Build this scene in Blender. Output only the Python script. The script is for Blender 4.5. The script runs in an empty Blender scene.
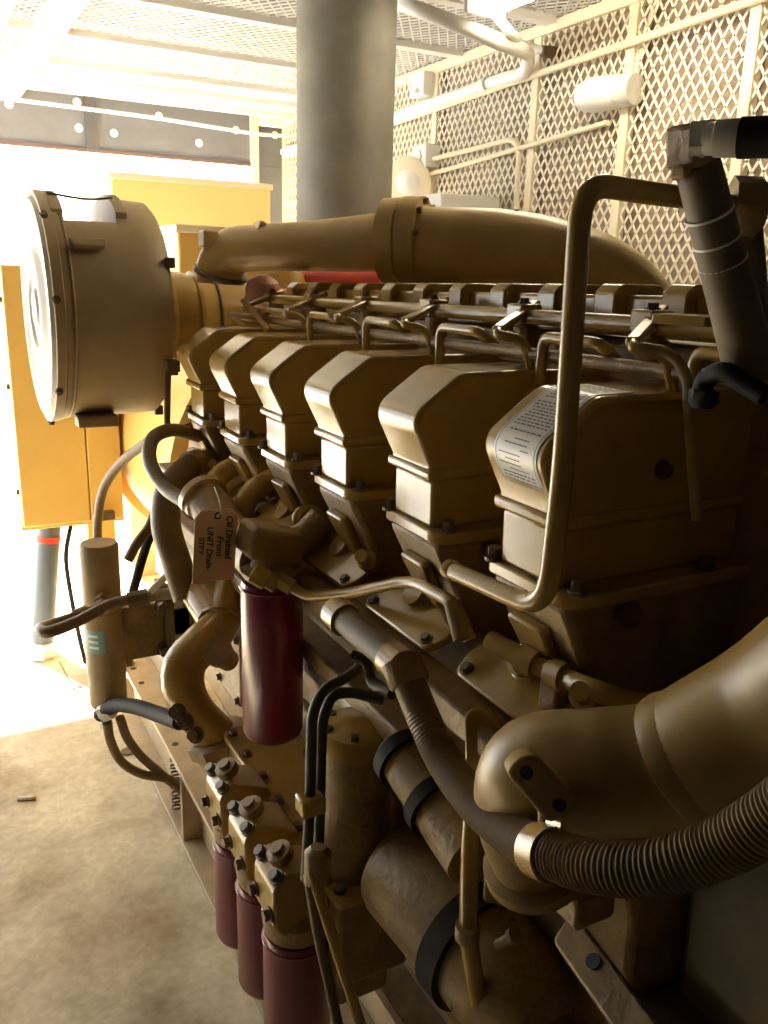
import bpy, bmesh, math, random
from mathutils import Vector, Matrix
random.seed(7)
S = bpy.context.scene
COL = S.collection
V = Vector

# ------------------------------------------------------------------ camera
F_PX, CX, CY, EYE = 850.0, 384.0, 512.0, 1.75
RGT = V((0.87945479, -0.1045285, 0.46436307))
FWD = V((-0.47510654, -0.25193541, 0.84309094))
UPV = V((0.02886247, -0.9620823, -0.27122798))
M3 = Matrix((RGT, FWD, UPV))            # image axes (right, down, forward) -> world


def P(px, py, Y=None, X=None, Z=None):
    """World point seen at a picture position, at a known distance Y, X or height Z."""
    d = M3 @ V((px - CX, py - CY, F_PX))
    t = Y / d.y if Y is not None else X / d.x if X is not None else (Z - EYE) / d.z
    p = d * t
    p.z += EYE
    return p


cam_d = bpy.data.cameras.new('camera')
cam = bpy.data.objects.new('camera', cam_d)
COL.objects.link(cam)
rot = Matrix((M3 @ V((1, 0, 0)), M3 @ V((0, -1, 0)), M3 @ V((0, 0, -1)))).transposed()
cam.matrix_world = Matrix.Translation((0, 0, EYE)) @ rot.to_4x4()
cam_d.sensor_fit = 'VERTICAL'
cam_d.sensor_height = 36.0
cam_d.lens = F_PX / 1024 * 36.0
cam_d.clip_start = 0.02
S.camera = cam


# ------------------------------------------------------------------ materials
def mat(name, col, rough=0.5, metal=0.0, var=0.0, col2=None, scale=6.0, bump=0.0, bscale=60.0, coat=0.0, emit=0.0, rvar=0.0, spec=0.5):
    m = bpy.data.materials.new(name)
    m.use_nodes = True
    nt = m.node_tree
    b = nt.nodes['Principled BSDF']
    b.inputs['Base Color'].default_value = (*col, 1)
    b.inputs['Roughness'].default_value = rough
    b.inputs['Metallic'].default_value = metal
    b.inputs['Specular IOR Level'].default_value = spec
    if coat:
        b.inputs['Coat Weight'].default_value = coat
        b.inputs['Coat Roughness'].default_value = 0.15
    tc = nt.nodes.new('ShaderNodeTexCoord')
    if var or col2:
        n = nt.nodes.new('ShaderNodeTexNoise')
        n.inputs['Scale'].default_value = scale
        n.inputs['Detail'].default_value = 8
        n.inputs['Roughness'].default_value = 0.65
        nt.links.new(tc.outputs['Object'], n.inputs['Vector'])
        r = nt.nodes.new('ShaderNodeValToRGB')
        r.color_ramp.elements[0].position = 0.35
        r.color_ramp.elements[1].position = 0.68
        c2 = col2 or tuple(c * (1 - var) for c in col)
        r.color_ramp.elements[0].color = (*c2, 1)
        r.color_ramp.elements[1].color = (*col, 1)
        nt.links.new(n.outputs['Fac'], r.inputs['Fac'])
        nt.links.new(r.outputs['Color'], b.inputs['Base Color'])
        if rvar:
            mr = nt.nodes.new('ShaderNodeMapRange')
            mr.inputs['To Min'].default_value = rough + rvar
            mr.inputs['To Max'].default_value = max(0.05, rough - rvar)
            nt.links.new(n.outputs['Fac'], mr.inputs['Value'])
            nt.links.new(mr.outputs['Result'], b.inputs['Roughness'])
    if bump:
        n2 = nt.nodes.new('ShaderNodeTexNoise')
        n2.inputs['Scale'].default_value = bscale
        n2.inputs['Detail'].default_value = 5
        nt.links.new(tc.outputs['Object'], n2.inputs['Vector'])
        bp = nt.nodes.new('ShaderNodeBump')
        bp.inputs['Strength'].default_value = bump
        bp.inputs['Distance'].default_value = 0.01
        nt.links.new(n2.outputs['Fac'], bp.inputs['Height'])
        nt.links.new(bp.outputs['Normal'], b.inputs['Normal'])
    return m


PAINT = mat('engine_paint', (0.41, 0.260, 0.066), 0.22, var=0.22, scale=9, bump=0.03, bscale=45, rvar=0.06, coat=0.12)
DULL = mat('dull_paint', (0.31, 0.195, 0.055), 0.38, var=0.25, scale=11, bump=0.06, bscale=60, rvar=0.08)
PIPEP = mat('lit_pipe_paint', (0.58, 0.40, 0.15), 0.36, var=0.2, scale=8, bump=0.04, bscale=50, rvar=0.06)  # engine paint lightened, light on the exhaust pipe put into the colour
CAST = mat('cast_paint', (0.33, 0.21, 0.066), 0.5, col2=(0.19, 0.115, 0.04), scale=14, bump=0.25, bscale=90, rvar=0.1)
DUSTY = mat('dusty_paint', (0.40, 0.29, 0.145), 0.55, var=0.22, scale=7, bump=0.05)
PALEY = mat('overlit_yellow_enamel', (0.90, 0.76, 0.34), 0.4, var=0.06, scale=4)  # yellow enamel paled so the colour carries the overexposed daylight
YELLOW = mat('yellow_enamel', (0.74, 0.50, 0.15), 0.4, var=0.08, scale=4)
CREAM = mat('cream_enamel', (0.86, 0.78, 0.58), 0.4, var=0.06, scale=3)
WHITE = mat('white_enamel', (0.88, 0.87, 0.84), 0.45, var=0.05, scale=3)
MESHW = mat('mesh_enamel', (0.92, 0.88, 0.74), 0.45)
INSUL = mat('insulation_facing', (0.46, 0.36, 0.27), 0.8, var=0.3, scale=5, bump=0.2, bscale=20)
INSULC = mat('ceiling_insulation', (0.52, 0.48, 0.45), 0.8, var=0.2, scale=5, bump=0.2, bscale=20)
HEADER = mat('grey_header', (0.20, 0.20, 0.24), 0.7, var=0.2, scale=4)
RED = mat('filter_red', (0.17, 0.006, 0.030), 0.28, var=0.15, scale=10, coat=0.4)
REDP = mat('red_lagging', (0.62, 0.07, 0.05), 0.5, var=0.2, scale=10)
RUBBER = mat('black_rubber', (0.022, 0.019, 0.018), 0.7, var=0.3, scale=30, spec=.25)
HOSE = mat('brown_hose', (0.20, 0.128, 0.046), 0.5, var=0.3, scale=20)
STEEL = mat('zinc_steel', (0.80, 0.79, 0.72), 0.35, 0.0, var=0.15, scale=20)
DARKST = mat('dark_steel', (0.13, 0.085, 0.038), 0.45, 0.15, var=0.3, scale=20)
TAGM = mat('manila_card', (0.78, 0.53, 0.31), 0.7, var=0.12, scale=14)
INK = mat('black_ink', (0.02, 0.018, 0.03), 0.6)
STACKM = mat('stack_grey', (0.20, 0.185, 0.145), 0.6, col2=(0.135, 0.125, 0.095), scale=5, bump=0.05)
PVC = mat('grey_pvc', (0.10, 0.125, 0.17), 0.4, var=0.15, scale=8)
REDBAND = mat('red_tape', (0.75, 0.06, 0.03), 0.5)
BLUE = mat('blue_sticker', (0.22, 0.42, 0.52), 0.4)
GLASS = mat('frosted_glass', (0.93, 0.94, 0.92), 0.3, var=0.04)
SKID = mat('skid_paint', (0.52, 0.40, 0.24), 0.5, var=0.3, scale=8)
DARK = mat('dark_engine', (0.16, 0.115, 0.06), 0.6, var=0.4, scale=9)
GREYG = mat('grey_green_pipe', (0.52, 0.50, 0.38), 0.35, var=0.25, scale=9)

# concrete with oil stains
CONC = mat('concrete_floor', (0.56, 0.51, 0.40), 0.75, bump=0.25, bscale=30)
nt = CONC.node_tree
bs = nt.nodes['Principled BSDF']
tc = nt.nodes.new('ShaderNodeTexCoord')
n1 = nt.nodes.new('ShaderNodeTexNoise'); n1.inputs['Scale'].default_value = 2.2; n1.inputs['Detail'].default_value = 10; n1.inputs['Roughness'].default_value = 0.7
n2 = nt.nodes.new('ShaderNodeTexNoise'); n2.inputs['Scale'].default_value = 38; n2.inputs['Detail'].default_value = 6
n3 = nt.nodes.new('ShaderNodeTexNoise'); n3.inputs['Scale'].default_value = 1.9; n3.inputs['Detail'].default_value = 4
r1 = nt.nodes.new('ShaderNodeValToRGB')
r1.color_ramp.elements[0].position = 0.30; r1.color_ramp.elements[0].color = (0.47, 0.40, 0.25, 1)
r1.color_ramp.elements[1].position = 0.60; r1.color_ramp.elements[1].color = (0.78, 0.70, 0.51, 1)
r2 = nt.nodes.new('ShaderNodeValToRGB')
r2.color_ramp.elements[0].position = 0.38; r2.color_ramp.elements[0].color = (0.86, 0.84, 0.79, 1)
r2.color_ramp.elements[1].position = 0.62; r2.color_ramp.elements[1].color = (1, 1, 1, 1)
r3 = nt.nodes.new('ShaderNodeValToRGB')
r3.color_ramp.elements[0].position = 0.34; r3.color_ramp.elements[0].color = (0.52, 0.44, 0.33, 1)
r3.color_ramp.elements[1].position = 0.50; r3.color_ramp.elements[1].color = (1, 1, 1, 1)
mx = nt.nodes.new('ShaderNodeMix'); mx.data_type = 'RGBA'; mx.blend_type = 'MULTIPLY'; mx.inputs[0].default_value = 1
mx2 = nt.nodes.new('ShaderNodeMix'); mx2.data_type = 'RGBA'; mx2.blend_type = 'MULTIPLY'; mx2.inputs[0].default_value = 1
for n in (n1, n2, n3):
    nt.links.new(tc.outputs['Object'], n.inputs['Vector'])
nt.links.new(n1.outputs['Fac'], r1.inputs['Fac']); nt.links.new(n2.outputs['Fac'], r2.inputs['Fac']); nt.links.new(n3.outputs['Fac'], r3.inputs['Fac'])
nt.links.new(r1.outputs['Color'], mx.inputs['A']); nt.links.new(r2.outputs['Color'], mx.inputs['B'])
nt.links.new(mx.outputs['Result'], mx2.inputs['A']); nt.links.new(r3.outputs['Color'], mx2.inputs['B'])
nt.links.new(mx2.outputs['Result'], bs.inputs['Base Color'])

# printed placard: rows of small dark print on pale film
PLAC = mat('placard_film', (0.74, 0.72, 0.66), 0.3)
PRINT = mat('placard_print', (0.12, 0.12, 0.15), 0.5)


# ------------------------------------------------------------------ mesh building
def spline(pts, n=8):
    pts = [V(p) for p in pts]
    if len(pts) == 2:
        return [pts[0].lerp(pts[1], i / n) for i in range(n + 1)], [i / n for i in range(n + 1)]
    out, par = [], []
    for i in range(len(pts) - 1):
        p0 = pts[i - 1] if i else pts[0] * 2 - pts[1]
        p1, p2 = pts[i], pts[i + 1]
        p3 = pts[i + 2] if i + 2 < len(pts) else pts[-1] * 2 - pts[-2]
        t0, t1 = 0.0, max((p1 - p0).length, 1e-5) ** 0.5
        t2 = t1 + max((p2 - p1).length, 1e-5) ** 0.5
        t3 = t2 + max((p3 - p2).length, 1e-5) ** 0.5
        for k in range(n if i < len(pts) - 2 else n + 1):
            t = t1 + (t2 - t1) * k / n
            a1 = p0 * ((t1 - t) / (t1 - t0)) + p1 * ((t - t0) / (t1 - t0))
            a2 = p1 * ((t2 - t) / (t2 - t1)) + p2 * ((t - t1) / (t2 - t1))
            a3 = p2 * ((t3 - t) / (t3 - t2)) + p3 * ((t - t2) / (t3 - t2))
            b1 = a1 * ((t2 - t) / (t2 - t0)) + a2 * ((t - t0) / (t2 - t0))
            b2 = a2 * ((t3 - t) / (t3 - t1)) + a3 * ((t - t1) / (t3 - t1))
            out.append(b1 * ((t2 - t) / (t2 - t1)) + b2 * ((t - t1) / (t2 - t1)))
            par.append(i + k / n)
    return out, par


def fillet(pts, r, n=6):
    """Straight runs joined by round bends of radius about r."""
    pts = [V(p) for p in pts]
    out = [pts[0]]
    for i in range(1, len(pts) - 1):
        a, b, c = pts[i - 1], pts[i], pts[i + 1]
        d = min(r, (a - b).length * 0.48, (c - b).length * 0.48)
        s, e = b + (a - b).normalized() * d, b + (c - b).normalized() * d
        for k in range(n + 1):
            t = k / n
            out.append(s * (1 - t) ** 2 + b * 2 * t * (1 - t) + e * t * t)
    out.append(pts[-1])
    return out


def round_poly(pts, rad, n=5):
    out = []
    m = len(pts)
    for i in range(m):
        a, b, c = V(pts[i - 1]).to_2d(), V(pts[i]).to_2d(), V(pts[(i + 1) % m]).to_2d()
        r = rad[i] if isinstance(rad, (list, tuple)) else rad
        if r <= 0:
            out.append(tuple(b)); continue
        d = min(r, (a - b).length * 0.45, (c - b).length * 0.45)
        s, e = b + (a - b).normalized() * d, b + (c - b).normalized() * d
        for k in range(n + 1):
            t = k / n
            out.append(tuple(s * (1 - t) ** 2 + b * 2 * t * (1 - t) + e * t * t))
    return out


class MB:
    def __init__(self):
        self.bm = bmesh.new()

    def box(self, x0, x1, y0, y1, z0, z1, rot=None, piv=None):
        vs = [V((x, y, z)) for z in (z0, z1) for y in (y0, y1) for x in (x0, x1)]
        if rot is not None:
            c = V(piv) if piv is not None else V(((x0 + x1) / 2, (y0 + y1) / 2, (z0 + z1) / 2))
            vs = [c + rot @ (v - c) for v in vs]
        b = [self.bm.verts.new(v) for v in vs]
        for f in ((0, 2, 3, 1), (4, 5, 7, 6), (0, 1, 5, 4), (2, 6, 7, 3), (0, 4, 6, 2), (1, 3, 7, 5)):
            self.bm.faces.new([b[i] for i in f])
        return self

    def rings(self, rings, cap0=True, cap1=True, close=False):
        rv = [[self.bm.verts.new(p) for p in r] for r in rings]
        n = len(rv[0])
        pairs = list(zip(rv, rv[1:])) + ([(rv[-1], rv[0])] if close else [])
        for a, b in pairs:
            for i in range(n):
                self.bm.faces.new((a[i], a[(i + 1) % n], b[(i + 1) % n], b[i]))
        if not close:
            if cap0: self.bm.faces.new(list(reversed(rv[0])))
            if cap1: self.bm.faces.new(rv[-1])
        return self

    def path(self, pts, rad, seg=14, cap=True):
        """Round tube along ready-made points; rad is one number or one per point."""
        pts = [V(p) for p in pts]
        n = len(pts)
        rr = rad if isinstance(rad, (list, tuple)) else [rad] * n
        tan = []
        for i in range(n):
            d = pts[min(i + 1, n - 1)] - pts[max(i - 1, 0)]
            tan.append(d.normalized())
        ref = V((0, 0, 1)) if abs(tan[0].z) < 0.9 else V((1, 0, 0))
        nrm = (ref - tan[0] * ref.dot(tan[0])).normalized()
        rg = []
        for i in range(n):
            nrm = (nrm - tan[i] * nrm.dot(tan[i])).normalized()
            bi = tan[i].cross(nrm)
            rg.append([pts[i] + (nrm * math.cos(2 * math.pi * k / seg) + bi * math.sin(2 * math.pi * k / seg)) * rr[i] for k in range(seg)])
        return self.rings(rg, cap, cap)

    def tube(self, pts, rad, seg=14, n=8):
        sp, par = spline(pts, n)
        if isinstance(rad, (list, tuple)):
            rr = []
            for t in par:
                i = min(int(t), len(rad) - 2)
                rr.append(rad[i] + (rad[i + 1] - rad[i]) * (t - i))
        else:
            rr = rad
        return self.path(sp, rr, seg)

    def bent(self, pts, rad, r=0.03, seg=12, n=6):
        return self.path(fillet(pts, r, n), rad, seg)

    def cyl(self, p0, p1, r0, r1=None, seg=24):
        r1 = r0 if r1 is None else r1
        return self.path([V(p0), V(p1)], [r0, r1], seg)

    def lathe(self, prof, org, axis, seg=40):
        """prof: (distance along axis, radius)."""
        org, ax = V(org), V(axis).normalized()
        ref = V((0, 0, 1)) if abs(ax.z) < 0.9 else V((1, 0, 0))
        a = (ref - ax * ref.dot(ax)).normalized()
        b = ax.cross(a)
        rg = [[org + ax * d + (a * math.cos(2 * math.pi * k / seg) + b * math.sin(2 * math.pi * k / seg)) * max(r, 1e-4) for k in range(seg)] for d, r in prof]
        return self.rings(rg)

    def prism(self, poly, y0, y1):
        """(x, z) outline drawn out along Y."""
        return self.rings([[V((x, y0, z)) for x, z in poly], [V((x, y1, z)) for x, z in poly]])

    def slab(self, org, u, v, w, poly, t):
        """Flat outline poly in the plane (u, v) at org, thickness t along w."""
        org, u, v, w = V(org), V(u).normalized(), V(v).normalized(), V(w).normalized()
        return self.rings([[org + u * a + v * b for a, b in poly], [org + u * a + v * b + w * t for a, b in poly]])

    def bolt(self, p, ax, r=0.009, h=0.010, washer=True):
        p, ax = V(p), V(ax).normalized()
        if washer:
            self.cyl(p - ax * 0.002, p + ax * 0.003, r * 1.35, seg=16)
        return self.cyl(p, p + ax * h, r, seg=6)

    def torus(self, c, ax, R, r, seg=36, cs=10, a0=0, a1=2 * math.pi):
        c, ax = V(c), V(ax).normalized()
        ref = V((0, 0, 1)) if abs(ax.z) < 0.9 else V((1, 0, 0))
        a = (ref - ax * ref.dot(ax)).normalized()
        b = ax.cross(a)
        rg = []
        full = abs(a1 - a0 - 2 * math.pi) < 1e-4
        m = seg if full else seg + 1
        for i in range(m):
            t = a0 + (a1 - a0) * i / seg
            d = a * math.cos(t) + b * math.sin(t)
            rg.append([c + d * (R + r * math.cos(2 * math.pi * k / cs)) + ax * r * math.sin(2 * math.pi * k / cs) for k in range(cs)])
        return self.rings(rg, close=full)

    def band(self, c, ax, R, w, t, seg=32):
        """Flat metal band round a pipe."""
        c, ax = V(c), V(ax).normalized()
        ref = V((0, 0, 1)) if abs(ax.z) < 0.9 else V((1, 0, 0))
        a = (ref - ax * ref.dot(ax)).normalized()
        b = ax.cross(a)
        rg = []
        for i in range(seg):
            q = 2 * math.pi * i / seg
            d = a * math.cos(q) + b * math.sin(q)
            rg.append([c + d * R + ax * w / 2, c + d * (R + t) + ax * w / 2, c + d * (R + t) - ax * w / 2, c + d * R - ax * w / 2])
        return self.rings(rg, close=True)

    def build(self, name, m, parent=None, bev=0.0, seg=2, sharp=38):
        bm = self.bm
        bmesh.ops.recalc_face_normals(bm, faces=bm.faces)
        lim = math.radians(sharp)
        for f in bm.faces: f.smooth = True
        for e in bm.edges:
            if len(e.link_faces) == 2 and e.calc_face_angle(0) > lim: e.smooth = False
        me = bpy.data.meshes.new(name)
        bm.to_mesh(me); bm.free()
        me.materials.append(m)
        o = bpy.data.objects.new(name, me)
        COL.objects.link(o)
        if parent is not None: attach(o, parent)
        if bev:
            b = o.modifiers.new('bevel', 'BEVEL')
            b.width = bev; b.segments = seg; b.limit_method = 'ANGLE'; b.angle_limit = math.radians(35)
            b.harden_normals = False
        return o


def wloc(o):
    l = V(o.location)
    while o.parent:
        o = o.parent
        l += o.location
    return l


def attach(o, parent):
    """Parent while the geometry, given in world coordinates, stays put."""
    o.parent = parent
    o.location = -wloc(parent)


def tag(o, label, cat, group=None, kind=None):
    if label: o['label'] = label
    if cat: o['category'] = cat
    if group: o['group'] = group
    if kind: o['kind'] = kind
    return o


def thing(name, label, cat, loc, group=None):
    o = bpy.data.objects.new(name, None)
    COL.objects.link(o)
    o.location = loc
    o.empty_display_size = 0.05
    return tag(o, label, cat, group)


def struct(name, mb, m, parent=None, bev=0.0):
    o = mb.build(name, m, parent, bev)
    if parent is None: o['kind'] = 'structure'
    return o


def copy_part(o, parent, off):
    c = o.copy(); COL.objects.link(c)
    c.parent = parent
    c.location = V(o.location) + V(off)
    for ch in list(o.children):
        d = ch.copy(); COL.objects.link(d); d.parent = c
        d.location = ch.location
    return c


def copy_tree(root, off, label=None):
    r = root.copy(); COL.objects.link(r)
    r.location = V(root.location) + V(off)
    if label: r['label'] = label
    for ch in list(root.children):
        copy_part(ch, r, (0, 0, 0))
    return r


# ------------------------------------------------------------------ the setting
XW, YF, ZC = 2.45, 6.0, 2.80
struct('floor', MB().box(-1.5, XW + .1, -1.3, 6.3, -0.1, 0.0), CONC)
GROUND = mat('pale_ground', (0.62, 0.60, 0.56), 0.85, var=0.12, scale=1.2)
struct('ground', MB().box(-22, 26, 6.3, 40, -0.16, -0.04), GROUND)
struct('ground', MB().box(-22, -1.5, -1.3, 6.3, -0.16, -0.04), GROUND)
wr = struct('wall_right', MB().box(XW, XW + .12, -1.3, 6.1, 0, ZC + .1), INSUL)
wf = struct('wall_far', MB().box(-1.5, XW, YF, YF + .1, 2.44, ZC).box(2.20, XW, YF, YF + .1, 0, 2.44), HEADER, bev=0.004)
DWALL = mat('low_bounce_dark', (0.07, 0.06, 0.05), 0.85, var=.3)  # unseen walls and near ceiling darkened to keep bounce light off the engine
struct('wall_back', MB().box(-1.5, XW, -1.3, -1.2, 0, ZC), DWALL)
struct('wall_left', MB().box(-1.5, -1.4, -1.2, 3.4, 0, ZC).box(-1.5, -1.4, 3.4, YF, 2.44, ZC), DWALL)
ce = struct('ceiling', MB().box(-1.5, XW + .12, 2.28, 6.1, ZC, ZC + .1), INSULC)
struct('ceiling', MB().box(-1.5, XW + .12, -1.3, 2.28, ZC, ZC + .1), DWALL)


def expanded(org, u, v, nrm, nu, nv, su, sv, w, t):
    """Expanded-metal sheet: zigzag strands that touch their neighbours at every knuckle."""
    org, u, v, nrm = V(org), V(u), V(v), V(nrm)
    vs, fs = [], []
    for k in range(nu):
        for j in range(nv):
            s = 1 if (j + k) % 2 == 0 else -1
            a = org + u * (k * su - s * su / 2) + v * (j * sv / 2)
            b = org + u * (k * su + s * su / 2) + v * ((j + 1) * sv / 2)
            d = (b - a).normalized()
            side = d.cross(nrm).normalized() * (w / 2)
            i0 = len(vs)
            for p in (a, b):
                vs += [p - side, p + side, p + side + nrm * t, p - side + nrm * t]
            for q in range(4):
                fs.append((i0 + q, i0 + (q + 1) % 4, i0 + 4 + (q + 1) % 4, i0 + 4 + q))
    return vs, fs


def sheet(name, args, m, parent):
    vs, fs = expanded(*args)
    me = bpy.data.meshes.new(name)
    me.from_pydata([tuple(v) for v in vs], [], fs)
    me.materials.append(m)
    o = bpy.data.objects.new(name, me)
    COL.objects.link(o)
    attach(o, parent)
    return o


sheet('mesh_panel', ((XW - .045, 1.0, 0.9), (0, 1, 0), (0, 0, 1), (-1, 0, 0), 216, 54, .023, .070, .0082, .004), MESHW, wr)
sheet('mesh_panel', ((-.4, 2.3, ZC - .045), (1, 0, 0), (0, 1, 0), (0, 0, -1), 124, 106, .023, .070, .0065, .004), WHITE, ce)
# studs of the mesh wall, top rail, ceiling battens
for y in (1.45, 2.06, 2.60, 3.15, 3.95, 4.75, 5.5):
    MB().box(XW - .058, XW - .02, y - .022, y + .022, 0, ZC - .05).build('stud', CREAM, wr, bev=.004)
MB().box(XW - .07, XW, 0.5, 6.0, ZC - .10, ZC - .055).build('top_rail', CREAM, wr, bev=.004)
for y in (3.05, 3.72, 4.42, 5.05, 5.42, 5.80):
    MB().box(-1.2, XW - .07, y - .03, y + .03, ZC - .075, ZC - .035).build('batten', WHITE, ce, bev=.004)
MB().box(.60, .70, 2.2, 6.0, ZC - .12, ZC - .04).build('beam', WHITE, ce, bev=.005)
MB().box(2.2, XW - .01, 5.86, 5.92, ZC - .12, ZC - .04).build('beam', WHITE, ce, bev=.005)
# insulation pins with round washers
for i in range(46):
    y, z = random.uniform(1.3, 5.7), random.uniform(1.6, 2.65)
    MB().lathe([(0, .001), (0, .016), (.004, .014), (.006, .003), (.012, .003)], (XW, y, z), (-1, 0, 0), 12).build('insulation_pin', WHITE, wr)
for px, py in ((9, 104), (77, 102), (79, 128), (114, 133), (159, 116), (199, 143), (236, 130), (275, 135), (95, 161)):
    q = P(px, py, Y=YF)
    MB().lathe([(0, .001), (0, .026), (.004, .023), (.006, .004), (.012, .004)], (q.x, YF, q.z), (0, -1, 0), 14).build('insulation_pin', WHITE, wf)
# header strip, jamb posts
MB().box(1.08, 1.15, YF - .03, YF, 2.44, ZC).build('joint_strip', mat('dark_strip', (.10, .095, .11), .7), wf)
MB().box(2.165, 2.215, YF - .05, YF + .02, 0, ZC).build('jamb_post', CREAM, wf, bev=.004)
MB().box(XW - .05, XW - .005, YF - .06, YF, 0, ZC).build('corner_post', CREAM, wf, bev=.004)
MB().box(1.06, 1.20, YF + .3, YF + .40, 0, 2.44).build('door_post', mat('pale_post', (.62, .62, .62), .6), wf, bev=.004)
MB().box(-1.4, 2.2, YF - .02, YF + .0, 2.428, 2.446).build('header_edge', mat('rust_edge', (.16, .09, .07), .7), wf)

# ------------------------------------------------------------------ wall and ceiling fittings
xw = XW - .075


def wall_pt(px, py):
    return P(px, py, X=xw)


def conduit(name, label, pts, r, m=CREAM, cat='conduit', bend=.12, clips=()):
    t = thing(name, label, cat, pts[0])
    MB().bent(pts, r, bend, 12, 8).build('tube', m, t)
    for c, ax in clips:
        MB().band(c, ax, r, .03, .004).build('coupling', m, t)
    return t


a, b = wall_pt(395, 97), wall_pt(610, 5)
conduit('electrical_conduit', 'thin white conduit sloping highest along the mesh wall to the top edge', [(xw, 5.9, 2.50), (xw, a.y, 2.52), (xw, 1.6, 2.60)], .014)
q = wall_pt(424, 86)
t = thing('junction_box', 'upper small white junction box on the mesh wall beside stack', 'junction box', q, 'junction boxes on the mesh wall')
MB().box(xw - .045, xw + .035, q.y - .07, q.y + .06, q.z - .055, q.z + .055).build('body', WHITE, t, bev=.006)
MB().lathe([(0, .012), (.02, .012), (.022, .008)], (xw - .045, q.y - .02, q.z - .03), (-1, 0, 0), 12).build('plug', STEEL, t)
q = wall_pt(426, 157)
t = thing('junction_box', 'lower small white junction box on the mesh wall above the flared lamp', 'junction box', q, 'junction boxes on the mesh wall')
MB().box(xw - .045, xw + .035, q.y - .07, q.y + .06, q.z - .055, q.z + .055).build('body', WHITE, t, bev=.006)
MB().lathe([(0, .03), (.006, .03), (.008, .02)], (xw - .045, q.y, q.z), (-1, 0, 0), 12).build('cover', WHITE, t)
conduit('electrical_conduit', 'thin white conduit running from lower junction box towards bulkhead lamp', [(xw, 5.9, 2.19), (xw, 3.9, 2.235), (xw, 2.66, 2.315)], .011)
q0, q1, q2 = wall_pt(434, 159), wall_pt(520, 137), wall_pt(523, 230)
conduit('electrical_conduit', 'white conduit bending down beside stud below the lower junction box', [q0, q1, (xw, q1.y - .02, 1.3)], .012, bend=.10)
# thick conduit looping from the ceiling onto the wall
pts = [P(398, 2, Y=3.15), P(430, 14, Y=2.95), P(500, 42, Y=2.72), P(528, 57, X=xw - .1), P(524, 72, X=xw - .03), P(500, 80, X=xw), P(395, 117, X=xw), (xw, 5.9, P(395, 117, X=xw).z - .02)]
t = thing('looped_conduit', 'thick white conduit looping down from ceiling and back along mesh wall', 'conduit', pts[0])
MB().tube(pts, .027, 16, 10).build('tube', WHITE, t)
c = P(485, 85, X=xw); MB().band(c, (0, 1, 0), .027, .05, .006).build('coupling', WHITE, t)
pts = [P(462, -4, Y=2.9), P(490, 10, Y=2.75), P(510, 32, Y=2.68), P(528, 46, X=xw - .06), P(546, 52, X=xw)]
t = thing('ceiling_conduit', 'slim grey conduit dropping from ceiling to a dark end on the mesh wall', 'conduit', pts[0])
MB().tube(pts, .016, 12, 8).build('tube', WHITE, t)
MB().cyl(pts[-1] + V((-.02, 0, 0)), pts[-1] + V((.05, -.02, 0)), .022).build('bushing', DARKST, t)
# header conduit
conduit('header_conduit', 'thin pale conduit strung across the dark header above the opening', [P(-60, 90, Y=5.75), P(150, 117, Y=5.75), P(262, 135, Y=5.75), P(300, 136, Y=5.75)], .011, WHITE)
# bulkhead lamps
q = wall_pt(598, 92)
t = thing('bulkhead_lamp', 'white jar-shaped bulkhead lamp high on the mesh wall by conduit', 'wall lamp', q, 'lamps on the mesh wall')
ax = V((-.12, 1, .03)).normalized()
MB().lathe([(0, .03), (.0, .052), (.05, .058), (.07, .052), (.075, .03)], q + V((.0, -.20, -.02)), ax, 24).build('lamp_base', STEEL, t)
MB().lathe([(.07, .05), (.085, .060), (.20, .062), (.25, .050), (.275, .024), (.278, .001)], q + V((.0, -.20, -.02)), ax, 28).build('lamp_glass', GLASS, t)
MB().bent([q + V((.03, -.16, -.0)), q + V((.06, -.16, .20)), q + V((.03, -.28, .34)), q + V((.03, -.6, .42))], .012, .1).build('feed_conduit', CREAM, t)
q = wall_pt(416, 180)
t = thing('flared_lamp', 'round white flared lamp low on mesh wall beside the exhaust stack', 'wall lamp', q, 'lamps on the mesh wall')
MB().lathe([(0, .001), (0, .05), (.05, .06), (.10, .12), (.115, .125), (.12, .11)], q, (-.75, -.6, -.2), 30).build('shade', CREAM, t)
MB().lathe([(.09, .001), (.09, .07), (.12, .065), (.14, .03), (.145, .001)], q, (-.75, -.6, -.2), 24).build('bulb', GLASS, t)
MB().box(xw - .02, xw + .05, q.y - .05, q.y + .05, q.z - .05, q.z + .14).build('bracket', CREAM, t, bev=.004)
q = P(418, 205, X=2.2)
t = thing('white_cabinet', 'small white cabinet standing by mesh wall behind engine beside stack', 'cabinet', (2.22, 3.55, 0))
MB().box(2.05, 2.36, 3.30, 3.72, 0, q.z + .02).build('body', WHITE, t, bev=.006)
MB().box(2.035, 2.05, 3.33, 3.69, .1, q.z - .04).build('door', WHITE, t, bev=.003)
# ceiling lamp at the far upper left corner
q = P(10, 62, Z=2.66)
t = thing('ceiling_fixture', 'long white ceiling light fixture running beside the left ceiling beam', 'ceiling light', (q.x - .12, 3.9, 2.7))
MB().box(.36, .47, 3.2, 5.4, 2.68, 2.735).build('housing', WHITE, t, bev=.006)
MB().path([V((.415, 3.25, 2.655)), V((.415, 5.35, 2.655))], .018, 12).build('tube_lamp', GLASS, t)
for y in (3.2, 5.36): MB().box(.385, .445, y, y + .04, 2.63, 2.68).build('lamp_holder', WHITE, t, bev=.003)

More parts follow.
